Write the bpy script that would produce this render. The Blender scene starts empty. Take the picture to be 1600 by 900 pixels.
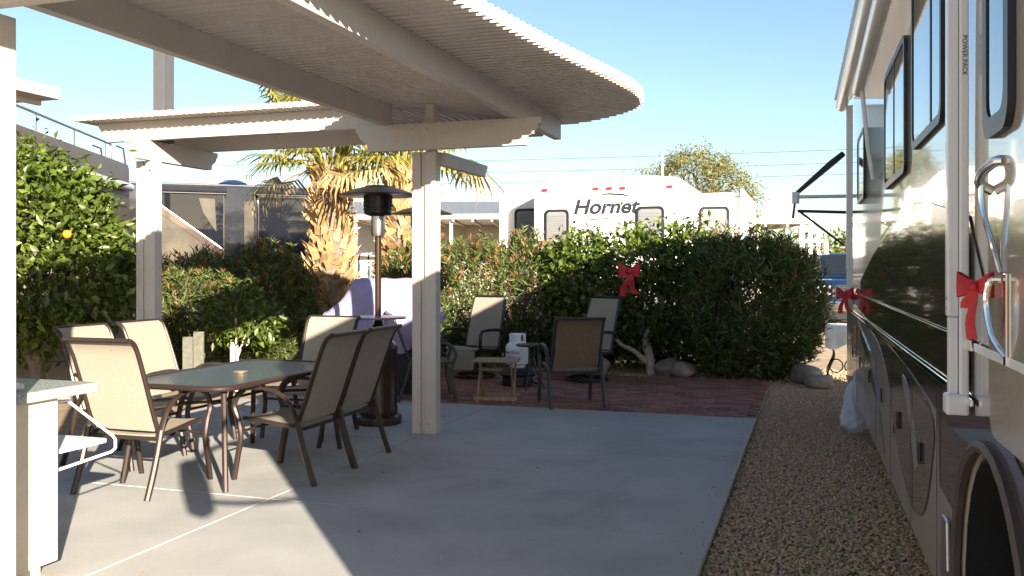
import bpy, bmesh, math, random
import numpy as np
from mathutils import Vector, Matrix
R = math.radians
random.seed(7); RNG = np.random.default_rng(7)
sc = bpy.context.scene
col = sc.collection

# ------------------------------------------------------------------ camera, sky, sun, exposure
YAW = R(18.3)                                   # camera looks 18.3 deg left of the patio's long axis (+Y)
cd = bpy.data.cameras.new('camera'); cam = bpy.data.objects.new('camera', cd); col.objects.link(cam)
cam.location = (0, 0, 1.5); cam.rotation_euler = (R(90), 0, YAW)
cd.sensor_width = 36; cd.lens = 1420 / 1600 * 36; cd.shift_y = -29 / 1600
cd.clip_start = 0.05; cd.clip_end = 3000
sc.camera = cam
SUN_EL = R(17.2); SUNX, SUNY = 0.65, -0.76     # horizontal direction towards the sun
w = bpy.data.worlds.new('World'); sc.world = w; w.use_nodes = True
nt = w.node_tree; bg = nt.nodes['Background']
sky = nt.nodes.new('ShaderNodeTexSky'); sky.sky_type = 'NISHITA'; sky.sun_disc = False
sky.sun_elevation = SUN_EL; sky.sun_rotation = math.atan2(SUNX, SUNY)
sky.air_density = 1.0; sky.dust_density = 0.6; sky.ozone_density = 2.0
nt.links.new(sky.outputs[0], bg.inputs[0]); bg.inputs[1].default_value = 0.058
sl = bpy.data.lights.new('sun', 'SUN'); sl.energy = 5.0; sl.angle = R(0.5); sl.color = (1, .88, .72)
so = bpy.data.objects.new('sun', sl); col.objects.link(so)
sd = Vector((SUNX * math.cos(SUN_EL), SUNY * math.cos(SUN_EL), math.sin(SUN_EL)))
so.rotation_euler = sd.to_track_quat('Z', 'Y').to_euler(); so.location = (8, -10, 12)
sc.view_settings.view_transform = 'Standard'; sc.view_settings.look = 'None'
sc.view_settings.exposure = 1.9; sc.view_settings.gamma = 1

# ------------------------------------------------------------------ materials
MATS = {}
def mat(name, c, rough=.6, metal=0, var=.12, scale=8, bump=0, bscale=60, spec=.5, coat=0, trans=0, island=0, alpha=1, stretch=None):
    """procedural principled material: noise-varied colour, optional bump, per-piece variation"""
    if name in MATS: return MATS[name]
    m = bpy.data.materials.new(name); m.use_nodes = True; t = m.node_tree; N = t.nodes; L = t.links
    b = N['Principled BSDF']; b.inputs['Roughness'].default_value = rough; b.inputs['Metallic'].default_value = metal
    b.inputs['Specular IOR Level'].default_value = spec
    if coat: b.inputs['Coat Weight'].default_value = coat; b.inputs['Coat Roughness'].default_value = .04
    tc = N.new('ShaderNodeTexCoord'); src = tc.outputs['Object']
    if stretch:
        mp = N.new('ShaderNodeMapping'); mp.inputs['Scale'].default_value = stretch; L.new(src, mp.inputs[0]); src = mp.outputs[0]
    no = N.new('ShaderNodeTexNoise'); no.inputs['Scale'].default_value = scale; no.inputs['Detail'].default_value = 5
    L.new(src, no.inputs['Vector'])
    mr = N.new('ShaderNodeMapRange'); mr.inputs['From Min'].default_value = .3; mr.inputs['From Max'].default_value = .7
    mr.inputs['To Min'].default_value = 1 - var; mr.inputs['To Max'].default_value = 1 + var
    L.new(no.outputs['Fac'], mr.inputs[0]); fac = mr.outputs[0]
    if island:
        g = N.new('ShaderNodeNewGeometry'); oi = N.new('ShaderNodeObjectInfo')
        ad = N.new('ShaderNodeMath'); ad.operation = 'ADD'; L.new(g.outputs['Random Per Island'], ad.inputs[0]); L.new(oi.outputs['Random'], ad.inputs[1])
        fr = N.new('ShaderNodeMath'); fr.operation = 'FRACT'; L.new(ad.outputs[0], fr.inputs[0])
        m2 = N.new('ShaderNodeMapRange'); m2.inputs['To Min'].default_value = 1 - island; m2.inputs['To Max'].default_value = 1 + island
        L.new(fr.outputs[0], m2.inputs[0])
        mu = N.new('ShaderNodeMath'); mu.operation = 'MULTIPLY'; L.new(fac, mu.inputs[0]); L.new(m2.outputs[0], mu.inputs[1]); fac = mu.outputs[0]
    vm = N.new('ShaderNodeVectorMath'); vm.operation = 'SCALE'; vm.inputs[0].default_value = c; L.new(fac, vm.inputs['Scale'])
    L.new(vm.outputs[0], b.inputs['Base Color'])
    if bump:
        nb = N.new('ShaderNodeTexNoise'); nb.inputs['Scale'].default_value = bscale; nb.inputs['Detail'].default_value = 4; L.new(src, nb.inputs['Vector'])
        bp = N.new('ShaderNodeBump'); bp.inputs['Strength'].default_value = bump; bp.inputs['Distance'].default_value = .02
        L.new(nb.outputs['Fac'], bp.inputs['Height']); L.new(bp.outputs[0], b.inputs['Normal'])
    out = N['Material Output']
    if trans:
        tr = N.new('ShaderNodeBsdfTranslucent'); L.new(vm.outputs[0], tr.inputs[0])
        mx = N.new('ShaderNodeMixShader'); mx.inputs[0].default_value = trans; L.new(b.outputs[0], mx.inputs[1]); L.new(tr.outputs[0], mx.inputs[2])
        L.new(mx.outputs[0], out.inputs[0])
    if alpha < 1: b.inputs['Alpha'].default_value = alpha
    MATS[name] = m; return m
def glass(name, c, rough=.03, tr=.9):
    if name in MATS: return MATS[name]
    m = mat(name, c, rough, var=.03); m.node_tree.nodes['Principled BSDF'].inputs['Transmission Weight'].default_value = tr; return m

WHITE = mat('almond_paint', (.53, .475, .42), .5, var=.04, scale=3)
CONC = mat('concrete', (.385, .38, .36), .85, var=.12, scale=1.6, bump=.25, bscale=140)
def weather(m, c, stain, amt, sc1=.55, sc2=90):
    t = m.node_tree; N = t.nodes; L = t.links; b = N['Principled BSDF']; src = b.inputs['Base Color'].links[0].from_socket
    g = N.new('ShaderNodeNewGeometry'); n1 = N.new('ShaderNodeTexNoise'); n1.inputs['Scale'].default_value = sc1; n1.inputs['Detail'].default_value = 9; n1.inputs['Roughness'].default_value = .68; n1.inputs['Distortion'].default_value = .6; L.new(g.outputs['Position'], n1.inputs['Vector'])
    r1 = N.new('ShaderNodeMapRange'); r1.inputs['From Min'].default_value = .52; r1.inputs['From Max'].default_value = .70; r1.inputs['To Max'].default_value = amt; L.new(n1.outputs['Fac'], r1.inputs[0])
    n2 = N.new('ShaderNodeTexNoise'); n2.inputs['Scale'].default_value = sc2; n2.inputs['Detail'].default_value = 2; L.new(g.outputs['Position'], n2.inputs['Vector'])
    r2 = N.new('ShaderNodeMapRange'); r2.inputs['From Min'].default_value = .66; r2.inputs['From Max'].default_value = .72; r2.inputs['To Max'].default_value = .35; L.new(n2.outputs['Fac'], r2.inputs[0])
    mx = N.new('ShaderNodeMath'); mx.operation = 'MAXIMUM'; L.new(r1.outputs[0], mx.inputs[0]); L.new(r2.outputs[0], mx.inputs[1])
    m3 = N.new('ShaderNodeMix'); m3.data_type = 'RGBA'; L.new(mx.outputs[0], m3.inputs[0]); L.new(src, m3.inputs[6]); m3.inputs[7].default_value = (*stain, 1); L.new(m3.outputs[2], b.inputs['Base Color'])
weather(CONC, None, (.22, .21, .19), .55)
weather(WHITE, None, (.40, .34, .27), .4, 1.4, 40)
JOINT = mat('joint_sand', (.42, .39, .33), .95, var=.2, scale=40)
DIRT = mat('desert_soil', (.33, .25, .17), .95, var=.25, scale=5, bump=.5, bscale=60)
PAVER = mat('clay_paver', (.24, .10, .068), .85, var=.15, scale=20, bump=.2, bscale=90, island=.35)
GRAV = mat('gravel_stone', (.44, .30, .185), .85, var=.2, scale=60, island=.2)
BRONZE = mat('bronze_tube', (.045, .030, .025), .35, .4, var=.1)
BLACKM = mat('black_metal', (.018, .018, .020), .4, .2)
SLING = mat('beige_sling', (.30, .262, .205), .8, var=.14, scale=60, stretch=(1, 1, 6))
SLINGD = mat('brown_mesh', (.24, .155, .10), .8, var=.15, scale=60, alpha=.88)
CHROME = mat('chrome', (.8, .8, .8), .08, 1, var=.02)
STEEL = mat('steel', (.5, .5, .5), .3, 1, var=.05)
RUBBER = mat('black_rubber', (.02, .02, .02), .7)
RED = mat('red_ribbon', (.55, .02, .025), .5, var=.2, scale=14, trans=.15)
WOOD = mat('weathered_wood', (.30, .20, .12), .7, var=.25, scale=20, stretch=(1, 10, 1))
GRANITE = mat('granite', (.34, .37, .35), .25, var=.45, scale=70)
STUCCO = mat('cream_stucco', (.66, .60, .50), .9, var=.06, bump=.3, bscale=120)
LAV = mat('lavender_cover', (.36, .30, .50), .7, var=.12, scale=4, bump=.3, bscale=6)
LEAFC = mat('citrus_leaf', (.09, .13, .02), .38, var=.2, island=.55, trans=.3)
LEAFO = mat('oleander_leaf', (.095, .125, .03), .5, var=.2, island=.5, trans=.25)
POD = mat('oleander_pod', (.34, .13, .06), .7, var=.2, island=.4, trans=.2)
LEAFY = mat('pale_leaf', (.20, .19, .055), .6, var=.2, island=.4, trans=.35)
LEAFH = mat('far_hedge_leaf', (.17, .16, .03), .6, var=.2, island=.4, trans=.3)
BARK = mat('bark', (.17, .13, .10), .9, var=.3, scale=20, bump=.6, bscale=30)
BARKW = mat('whitewashed_trunk', (.65, .58, .5), .9, var=.1, scale=20)
BOOT = mat('palm_boot', (.47, .30, .14), .8, var=.3, scale=14, island=.35, bump=.4, bscale=30)
FROND = mat('palm_frond', (.27, .25, .05), .5, var=.2, island=.4, trans=.35)
FRONDD = mat('dry_frond', (.42, .31, .14), .8, var=.2, island=.35, trans=.3)
STONE = mat('river_boulder', (.24, .20, .17), .8, var=.3, scale=6, bump=.3, bscale=20)
FIBER = mat('white_fiberglass', (.80, .78, .76), .3, var=.02, coat=.3)
BEIGEP = mat('beige_coach_paint', (.48, .41, .32), .16, var=.02, coat=.9, bump=.05, bscale=2.2)
SILVERP = mat('silver_coach_paint', (.29, .25, .205), .3, var=.03, coat=.35)
BROWNP = mat('brown_coach_paint', (.075, .052, .042), .12, var=.03, coat=1, bump=.05, bscale=2.2)
TAUPEP = mat('taupe_coach_paint', (.16, .125, .105), .14, var=.03, coat=1, bump=.05, bscale=2.2)
DGLASS = mat('tinted_glass', (.012, .014, .018), .03, var=.02, spec=.9, coat=.6)
CGLASS = mat('coach_glass', (.010, .012, .017), .02, var=.03, spec=.35)
BLIND = mat('window_blind', (.17, .17, .17), .5, var=.05)
BLUE = mat('blue_car_paint', (.008, .022, .065), .25, .2, coat=1)
PLASTICW = mat('white_plastic', (.75, .75, .76), .35, var=.04)
BAGM = mat('plastic_bag', (.72, .74, .78), .35, var=.08, trans=.35, bump=.6, bscale=18)
GREYB = mat('grey_panel', (.22, .205, .20), .75, var=.08)

# ------------------------------------------------------------------ mesh helpers
class MB:
    def __init__(s): s.v = []; s.f = []
    def add(s, v, f):
        o = len(s.v); s.v += [tuple(map(float, p)) for p in v]; s.f += [tuple(i + o for i in q) for q in f]; return s
    def box(s, x0, x1, y0, y1, z0, z1, rot=None, piv=(0, 0, 0)):
        v = [(x, y, z) for z in (z0, z1) for (x, y) in ((x0, y0), (x1, y0), (x1, y1), (x0, y1))]
        if rot is not None:
            p = Vector(piv); v = [tuple(rot @ (Vector(q) - p) + p) for q in v]
        return s.add(v, [(3, 2, 1, 0), (4, 5, 6, 7), (0, 1, 5, 4), (1, 2, 6, 5), (2, 3, 7, 6), (3, 0, 4, 7)])
    def tube(s, pts, r, n=8, smooth=0, flat=1.0):
        pts = [Vector(p) for p in pts]
        rr = list(r) if hasattr(r, '__len__') else [r] * len(pts)
        if smooth:
            q = []; qr = []
            for i in range(len(pts) - 1):
                p0 = pts[max(i - 1, 0)]; p1 = pts[i]; p2 = pts[i + 1]; p3 = pts[min(i + 2, len(pts) - 1)]
                for k in range(smooth):
                    t = k / smooth
                    q.append(.5 * ((2 * p1) + (p2 - p0) * t + (2 * p0 - 5 * p1 + 4 * p2 - p3) * t * t + (3 * p1 - p0 - 3 * p2 + p3) * t ** 3))
                    qr.append(rr[i] * (1 - t) + rr[i + 1] * t)
            q.append(pts[-1]); qr.append(rr[-1]); pts = q; rr = qr
        v = []; up = None
        for i, p in enumerate(pts):
            d = (pts[min(i + 1, len(pts) - 1)] - pts[max(i - 1, 0)]).normalized()
            if up is None: up = Vector((0, 0, 1)) if abs(d.z) < .9 else Vector((1, 0, 0))
            a = d.cross(up)
            if a.length < 1e-5: a = d.cross(Vector((0, 1, 0)))
            a.normalize(); b = a.cross(d).normalized(); up = b
            for k in range(n):
                an = 2 * math.pi * (k + .5) / n
                v.append(p + (a * math.cos(an) + b * math.sin(an) * flat) * rr[i])
        f = []
        for i in range(len(pts) - 1):
            for k in range(n):
                k2 = (k + 1) % n
                f.append((i * n + k, i * n + k2, (i + 1) * n + k2, (i + 1) * n + k))
        f.append(tuple(range(n - 1, -1, -1))); m = (len(pts) - 1) * n; f.append(tuple(m + k for k in range(n)))
        return s.add(v, f)
    def lathe(s, prof, n=24, c=(0, 0, 0)):
        v = []; f = []
        for (r, z) in prof:
            for k in range(n):
                a = 2 * math.pi * k / n; v.append((c[0] + r * math.cos(a), c[1] + r * math.sin(a), c[2] + z))
        for i in range(len(prof) - 1):
            for k in range(n):
                k2 = (k + 1) % n; f.append((i * n + k, i * n + k2, (i + 1) * n + k2, (i + 1) * n + k))
        f.append(tuple(range(n - 1, -1, -1))); m = (len(prof) - 1) * n; f.append(tuple(m + k for k in range(n)))
        return s.add(v, f)
    def prism(s, poly, a0, a1, fn):
        """poly: 2-D outline; fn(u, v, a) -> 3-D point; closed solid between a0 and a1"""
        n = len(poly); v = [fn(u, q, a0) for u, q in poly] + [fn(u, q, a1) for u, q in poly]
        f = [tuple(range(n)), tuple(range(2 * n - 1, n - 1, -1))] + [(i, i + n, (i + 1) % n + n, (i + 1) % n) for i in range(n)]
        return s.add(v, f)
    def sheet(s, rows, th=.012):
        """thick sheet from a grid of points; th offsets along local normal"""
        R_, C_ = len(rows), len(rows[0]); P = [[Vector(p) for p in r] for r in rows]; nn = [[None] * C_ for _ in range(R_)]
        for i in range(R_):
            for j in range(C_):
                a = P[min(i + 1, R_ - 1)][j] - P[max(i - 1, 0)][j]; b = P[i][min(j + 1, C_ - 1)] - P[i][max(j - 1, 0)]
                nn[i][j] = a.cross(b).normalized()
        v = [P[i][j] + nn[i][j] * th / 2 for i in range(R_) for j in range(C_)] + [P[i][j] - nn[i][j] * th / 2 for i in range(R_) for j in range(C_)]
        f = []; o = R_ * C_
        for i in range(R_ - 1):
            for j in range(C_ - 1):
                a = i * C_ + j; f.append((a, a + C_, a + C_ + 1, a + 1)); f.append((o + a, o + a + 1, o + a + C_ + 1, o + a + C_))
        for i in range(R_ - 1):
            for j in (0, C_ - 1):
                a = i * C_ + j; f.append((a, a + C_, o + a + C_, o + a))
        for j in range(C_ - 1):
            for i in (0, R_ - 1):
                a = i * C_ + j; f.append((a, a + 1, o + a + 1, o + a))
        return s.add(v, f)
    def mesh(s, name, m, smooth=False, bevel=0):
        me = bpy.data.meshes.new(name); me.from_pydata(s.v, [], s.f)
        bm = bmesh.new(); bm.from_mesh(me); bmesh.ops.recalc_face_normals(bm, faces=bm.faces)
        if bevel:
            e = [x for x in bm.edges if len(x.link_faces) == 2 and x.calc_face_angle(0) > .6]
            bmesh.ops.bevel(bm, geom=e, offset=bevel, segments=2, affect='EDGES', profile=.6, clamp_overlap=True)
        bm.to_mesh(me); bm.free(); me.materials.append(m)
        if smooth:
            me.polygons.foreach_set('use_smooth', [True] * len(me.polygons)); 
            try: me.set_sharp_from_angle(angle=R(40))
            except Exception: pass
        return me
    def build(s, name, m, parent=None, smooth=False, bevel=0, loc=None, kind=None):
        return link(name, s.mesh(name, m, smooth, bevel), parent, loc, kind)
def link(name, me, parent=None, loc=None, kind=None):
    o = bpy.data.objects.new(name, me); col.objects.link(o); o.parent = parent
    if loc is not None: o.location = loc
    if kind: o['kind'] = kind
    return o
def thing(name, label, cat, loc=(0, 0, 0), rz=0, group=None):
    o = bpy.data.objects.new(name, None); col.objects.link(o); o.location = loc; o.rotation_euler = (0, 0, R(rz)); o.empty_display_size = .1
    return tag(o, label, cat, group)
def tag(o, label, cat, group=None):
    o['label'] = label; o['category'] = cat
    if group: o['group'] = group
    return o
def copy_tree(o, parent=None):
    c = o.copy(); col.objects.link(c); c.parent = parent
    for ch in o.children: copy_tree(ch, c)
    return c
def np_mesh(name, V, F, m, mats=None, idx=None):
    """V (n,3), F (m,k) arrays"""
    me = bpy.data.meshes.new(name); k = F.shape[1]
    me.vertices.add(len(V)); me.vertices.foreach_set('co', V.astype(np.float32).ravel())
    me.loops.add(F.size); me.loops.foreach_set('vertex_index', F.astype(np.int32).ravel())
    me.polygons.add(len(F)); me.polygons.foreach_set('loop_start', np.arange(0, F.size, k, dtype=np.int32))
    me.polygons.foreach_set('loop_total', np.full(len(F), k, dtype=np.int32))
    me.materials.append(m)
    for q in (mats or []): me.materials.append(q)
    if idx is not None: me.polygons.foreach_set('material_index', idx.astype(np.int32))
    me.update(calc_edges=True); me.validate(); return me
def unit(a): return a / np.maximum(np.linalg.norm(a, axis=1, keepdims=True), 1e-9)
def leaves(P, D, Ln, Wd, fold=.25):
    """folded diamond leaves: base P, direction D (unit), length, width"""
    n = len(P); up = unit(RNG.normal(size=(n, 3)) + np.array([0, 0, .8])); S = unit(np.cross(D, up)); U = np.cross(S, D)
    Ln = Ln[:, None]; Wd = Wd[:, None]
    mid = P + D * Ln * .45
    V = np.stack([P, mid + S * Wd * .5 + U * Wd * fold, P + D * Ln - U * Ln * .08, mid - S * Wd * .5 + U * Wd * fold], 1).reshape(-1, 3)
    b = np.arange(n)[:, None] * 4
    F = np.concatenate([b + np.array([[0, 1, 2]]), b + np.array([[0, 2, 3]])], 0)
    return V, F
def rand_dir(n): return unit(RNG.normal(size=(n, 3)))
def clump_points(blobs, ncl, jitter=.12):
    """clump centres on the shells of several ellipsoid blobs, keeping those outside the other blobs' cores"""
    out = []; nor = []
    wts = np.array([b[3] * b[4] + b[4] * b[5] + b[3] * b[5] for b in blobs]); wts = wts / wts.sum()
    for b, wt in zip(blobs, wts):
        n = max(4, int(ncl * wt * 1.5)); d = rand_dir(n); rad = 1 - np.abs(RNG.normal(size=(n, 1))) * jitter
        lump = 1 + .10 * np.sin(d[:, :1] * 7 + b[0]) * np.cos(d[:, 2:] * 6 + b[1]) + .07 * np.sin(d[:, 1:2] * 13)
        p = np.array(b[:3]) + d * rad * lump * np.array(b[3:6]); keep = np.ones(n, bool)
        for c in blobs:
            if c is b: continue
            keep &= (((p - np.array(c[:3])) / np.array(c[3:6])) ** 2).sum(1) > .6
        out.append(p[keep]); nor.append(d[keep])
    return np.concatenate(out), np.concatenate(nor)
def citrus_crown(name, blobs, ncl, per, parent, m=LEAFC, L=.085, W=.045, spread=.10, zmin=None):
    C, N = clump_points(blobs, ncl)
    if zmin is not None: k = C[:, 2] > zmin; C, N = C[k], N[k]
    P = np.repeat(C, per, 0) + RNG.normal(size=(len(C) * per, 3)) * spread
    D = unit(np.repeat(N, per, 0) * .7 + RNG.normal(size=P.shape) * .75 + np.array([0, 0, -.25]))
    ln = L * RNG.uniform(.45, 1.4, len(P)); V, F = leaves(P, D, ln, ln * W / L)
    return link(name, np_mesh(name, V, F, m), parent, kind='stuff')
def oleander_crown(name, blobs, nsh, parent, m=LEAFO, L=.13, pods=.12, zmin=.05):
    C, N = clump_points(blobs, nsh, .16); k = C[:, 2] > zmin; C, N = C[k], N[k]; n = len(C); per = 15
    ax = unit(N * .55 + np.array([0, 0, .9]) + RNG.normal(size=(n, 3)) * .28)
    T = RNG.uniform(-.22, .05, (n, per, 1)); P = C[:, None] + ax[:, None] * T
    rd = RNG.normal(size=(n, per, 3)); rd -= ax[:, None] * (rd * ax[:, None]).sum(2, keepdims=True); rd /= np.linalg.norm(rd, axis=2, keepdims=True)
    D = unit((ax[:, None] * RNG.uniform(.35, 1.1, (n, per, 1)) + rd * .8).reshape(-1, 3)); P = P.reshape(-1, 3)
    ln = L * RNG.uniform(.6, 1.2, len(P)); V, F = leaves(P, D, ln, ln * .17, .12); idx = np.zeros(len(F))
    sel = np.where((RNG.random(n) < pods) & (N[:, 2] > -.1))[0]
    if len(sel):
        pp = 6; P2 = np.repeat(C[sel] + ax[sel] * .04, pp, 0) + RNG.normal(size=(len(sel) * pp, 3)) * .018
        D2 = unit(np.repeat(ax[sel], pp, 0) + RNG.normal(size=P2.shape) * .3); l2 = RNG.uniform(.05, .1, len(P2))
        V2, F2 = leaves(P2, D2, l2, l2 * .22); F = np.concatenate([F, F2 + len(V)]); V = np.concatenate([V, V2]); idx = np.concatenate([idx, np.ones(len(F2))])
    return link(name, np_mesh(name, V, F, m, [POD], idx), parent, kind='stuff')
def limbs(paths, name, m, parent):
    b = MB()
    for pts, r in paths: b.tube(pts, r, 8, 4)
    return b.build(name, m, parent, True)
def core(blobs, f, name, parent):
    """twiggy inner mass: many crossing twigs inside the crown"""
    n = 160; b = MB()
    for i in range(n):
        q = blobs[i % len(blobs)]; d = rand_dir(1)[0]
        a = (q[0] + random.uniform(-.15, .15), q[1] + random.uniform(-.1, .1), max(.05, q[2] - q[5] * .8)); e = [q[j] + d[j] * q[3 + j] * .93 for j in range(3)]
        if e[2] < .1: e[2] = .1
        mid = [(a[j] + e[j]) / 2 + random.uniform(-.1, .1) for j in range(3)]; b.tube([a, mid, e], [.014, .009, .004], 4)
    return b.build(name, BARK, parent)

# ------------------------------------------------------------------ the setting
g = MB(); S_ = 400
g.add([(-S_, -S_, -.03), (S_, -S_, -.03), (S_, S_ * 2, -.03), (-S_, S_ * 2, -.03)], [(0, 1, 2, 3)])
link('ground', g.mesh('ground', DIRT), kind='structure')
# concrete patio: a sand bed with separate slabs
pat = MB().box(-6.2, -.53, -4, 9.34, -.028, -.012).build('patio', JOINT, kind='structure')
xs = [-6.2, -3.33, -.53]; ys = [-4, -1.2, 2.0, 5.08, 7.22, 9.34]
for i in range(2):
    for j in range(5):
        e = .005
        MB().box(xs[i] + (e if i else 0), xs[i + 1] - (e if i < 1 else 0), ys[j] + e, ys[j + 1] - e, -.011, .02).build('concrete_slab', CONC, pat, bevel=.006)
# brick paving
pv = MB().box(-5.4, -.53, 9.345, 12.55, -.028, .0).build('brick_paving', JOINT, kind='structure')
bw, bh, gp = .205, .102, .004
pm = MB().box(-bw / 2 + gp / 2, bw / 2 - gp / 2, -bh / 2 + gp / 2, bh / 2 - gp / 2, .001, .022).mesh('paver', PAVER, bevel=.004)
rest = MB(); cnt = 0
for j in range(31):
    y = 9.345 + (j + .5) * bh; off = (j % 2) * bw / 2
    for i in range(25):
        x = -.53 - (i + .5) * bw - (off if off else 0)
        if x - bw / 2 < -5.42: continue
        dz = random.uniform(-.0025, .0025)
        if -4.3 < x and cnt < 300 and j < 19:
            link('brick_paver', pm, pv, (x, y, dz)); cnt += 1
        else:
            rest.box(x - bw / 2 + gp / 2, x + bw / 2 - gp / 2, y - bh / 2 + gp / 2, y + bh / 2 - gp / 2, .001, .022 + dz)
rest.build('brick_pavers', PAVER, pv, kind='stuff')
# gravel
def pebbles(name, n, x0, x1, y0, y1, r0, r1, z=-.025, m=GRAV, parent=None, fn=None):
    bm = bmesh.new(); bmesh.ops.create_icosphere(bm, subdivisions=1, radius=1); bv = np.array([v.co[:] for v in bm.verts]); bf = np.array([[v.index for v in f.verts] for f in bm.faces]); bm.free()
    P = np.stack([RNG.uniform(x0, x1, n), RNG.uniform(y0, y1, n), np.full(n, z)], 1)
    if fn is not None: P = P[fn(P)]; n = len(P)
    s = RNG.uniform(r0, r1, (n, 1, 1)) * RNG.uniform(.6, 1.3, (n, 1, 3)) * np.array([1, 1, .75]); a = RNG.uniform(0, 6.28, n)
    J = bv[None] * (1 + RNG.normal(size=(n, len(bv), 1)) * .16) * s
    c, q = np.cos(a)[:, None], np.sin(a)[:, None]
    V = np.stack([J[..., 0] * c - J[..., 1] * q, J[..., 0] * q + J[..., 1] * c, J[..., 2]], 2) + P[:, None]
    V[..., 2] += RNG.uniform(0, .013, (n, 1))
    F = (bf[None] + (np.arange(n) * len(bv))[:, None, None]).reshape(-1, 3)
    return link(name, np_mesh(name, V.reshape(-1, 3), F, m), parent, kind='stuff')
o = pebbles('gravel', 56000, -.52, 1.0, 2.2, 12.6, .007, .0145); tag(o, 'tan crushed gravel strip between the patio and the motorhome', 'gravel')
o = pebbles('gravel', 9000, -6.0, 1.6, 12.57, 14.6, .012, .026); tag(o, 'coarse gravel bed under the hedges behind the brick paving', 'gravel')

o = pebbles('spilled_gravel', 170, -.85, -.53, 2.2, 9.3, .004, .009, .018, GRAV, pat, lambda P: RNG.random(len(P)) < np.clip((P[:, 0] + .85) / .32, .05, 1) ** 2)
n = 26; P = np.stack([RNG.uniform(-5.4, -.7, n), RNG.uniform(3, 12.4, n), np.full(n, .028)], 1); D = unit(np.stack([RNG.normal(size=n), RNG.normal(size=n), np.abs(RNG.normal(size=n)) * .12], 1)); ln = RNG.uniform(.02, .045, n)
V, F = leaves(P, D, ln, ln * .4); link('fallen_leaves', np_mesh('fallen_leaves', V, F, mat('dry_leaf', (.22, .14, .06), .8, island=.4)), pat, kind='stuff')
# ------------------------------------------------------------------ pergola
pg = thing('pergola', 'almond painted slatted patio cover with rounded end on square posts', 'pergola', (0, 0, 0))
ZB, ZT = 2.80, 2.992
def beam_profile(x0, x1, z0, z1, sc0=True, sc1=True):
    """header outline with scalloped ends, in (length, height)"""
    h = z1 - z0; pts = []
    def end(x, s):      # from top to bottom
        return [(x, z1), (x, z1 - h * .22), (x + s * h * .10, z1 - h * .30), (x + s * h * .16, z1 - h * .45), (x + s * h * .28, z1 - h * .60), (x + s * h * .46, z1 - h * .68), (x + s * h * .52, z1 - h * .75), (x + s * h * .54, z0)]
    l = end(x0, 1) if sc0 else [(x0, z1), (x0, z0)]
    r = end(x1, -1) if sc1 else [(x1, z1), (x1, z0)]
    return l + r[::-1]
def xbeam(name, x0, x1, y, th, z0, z1, a=True, b=True):
    return MB().prism(beam_profile(x0, x1, z0, z1, a, b), y - th / 2, y + th / 2, lambda u, v, t: (u, t, v)).build(name, WHITE, pg, bevel=.004)
def ybeam(name, y0, y1, x, th, z0, z1, a=True, b=True):
    return MB().prism(beam_profile(y0, y1, z0, z1, a, b), x - th / 2, x + th / 2, lambda u, v, t: (t, u, v)).build(name, WHITE, pg, bevel=.004)
def post(x, y, top, wd=.24):
    b = MB(); b.box(x - wd / 2, x - .035, y - .04, y + .04, .02, top); b.box(x + .012, x + wd / 2, y - .055, y + .055, .02, top); b.box(x - .034, x + .011, y - .025, y + .03, .02, top)
    return b.build('post', WHITE, pg, bevel=.006)
post(-3.32, 7.56, 2.56); post(-3.31, 2.93, 2.56); post(-3.31, -1.4, 2.56); xbeam('header', -4.3, -2.38, -1.49, .07, 2.565, ZB - .002); post(-6.40, 7.60, 2.60)  # post and header behind the camera are unseen, added under the lengthened roof
MB().box(-3.30, -3.22, 7.50, 7.60, 2.562, 2.99).build('post_top', WHITE, pg, bevel=.004)
xbeam('header', -3.95, -2.20, 7.44, .07, 2.565, ZB - .002)
xbeam('header', -4.3, -2.38, 2.84, .07, 2.565, ZB - .002)
ybeam('header', 7.26, 8.62, -6.36, .09, 2.60, ZB - .002)
ybeam('header', 7.62, 8.75, -3.19, .07, 2.44, 2.56, False, True)
xbeam('front_beam', -6.95, -3.72, 7.55, .075, ZB, ZT, True, False)
xbeam('back_beam', -6.84, -2.5, 8.50, .075, ZB, ZT, True, False)
ybeam('rafter', -2.05, 7.52, -3.67, .075, ZB, ZT, False, False)  # both rafters run on behind the camera with the added roof length
ybeam('rafter', -2.05, 8.80, -2.43, .075, ZB, ZT, False, False)
b = MB(); b.box(-6.46, -6.40, 7.74, 7.86, 2.805, 4.4); b.box(-6.385, -6.31, 7.72, 7.88, 2.805, 4.4); b.box(-6.40, -6.384, 7.76, 7.84, 2.805, 4.39)
b.build('upper_post', mat('post_shade_grey', (.075, .075, .082), .5, var=.04), pg, bevel=.004)  # dark grey puts the shade on this post into its colour
bolt = MB().lathe([(.013, 0), (.013, .007), (.006, .010)], 6).mesh('bolt', STEEL); bolt.transform(Matrix.Rotation(R(90), 4, 'X'))
for bx_, by_, bz_ in [(-3.39, 7.404, 2.62), (-3.39, 7.404, 2.74), (-3.25, 7.404, 2.62), (-3.25, 7.404, 2.74), (-3.38, 2.804, 2.62), (-3.24, 2.804, 2.74), (-3.36, 7.519, .12), (-3.26, 7.504, .12), (-6.33, 7.544, 2.5)]:
    link('bolt', bolt, pg, (bx_, by_, bz_))
RX = ([-2.5, 1.0, 2.5, 4.78, 5.92, 6.97, 7.5, 7.81, 8.1, 8.35, 8.6, 8.8, 8.95, 9.1], [-2.62, -2.38, -2.2, -1.86, -1.69, -1.49, -1.41, -1.40, -1.44, -1.54, -1.72, -1.93, -2.13, -2.40])
LX = ([-3, 7.5, 7.8, 8.2, 8.57, 8.85, 9.1], [-3.80, -3.80, -3.45, -3.12, -2.84, -2.66, -2.46])
y = 1.25 - 38 * .0855; pitch = .0855  # slats start unseen behind the camera, roof extended there to shade the orange tree
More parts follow.
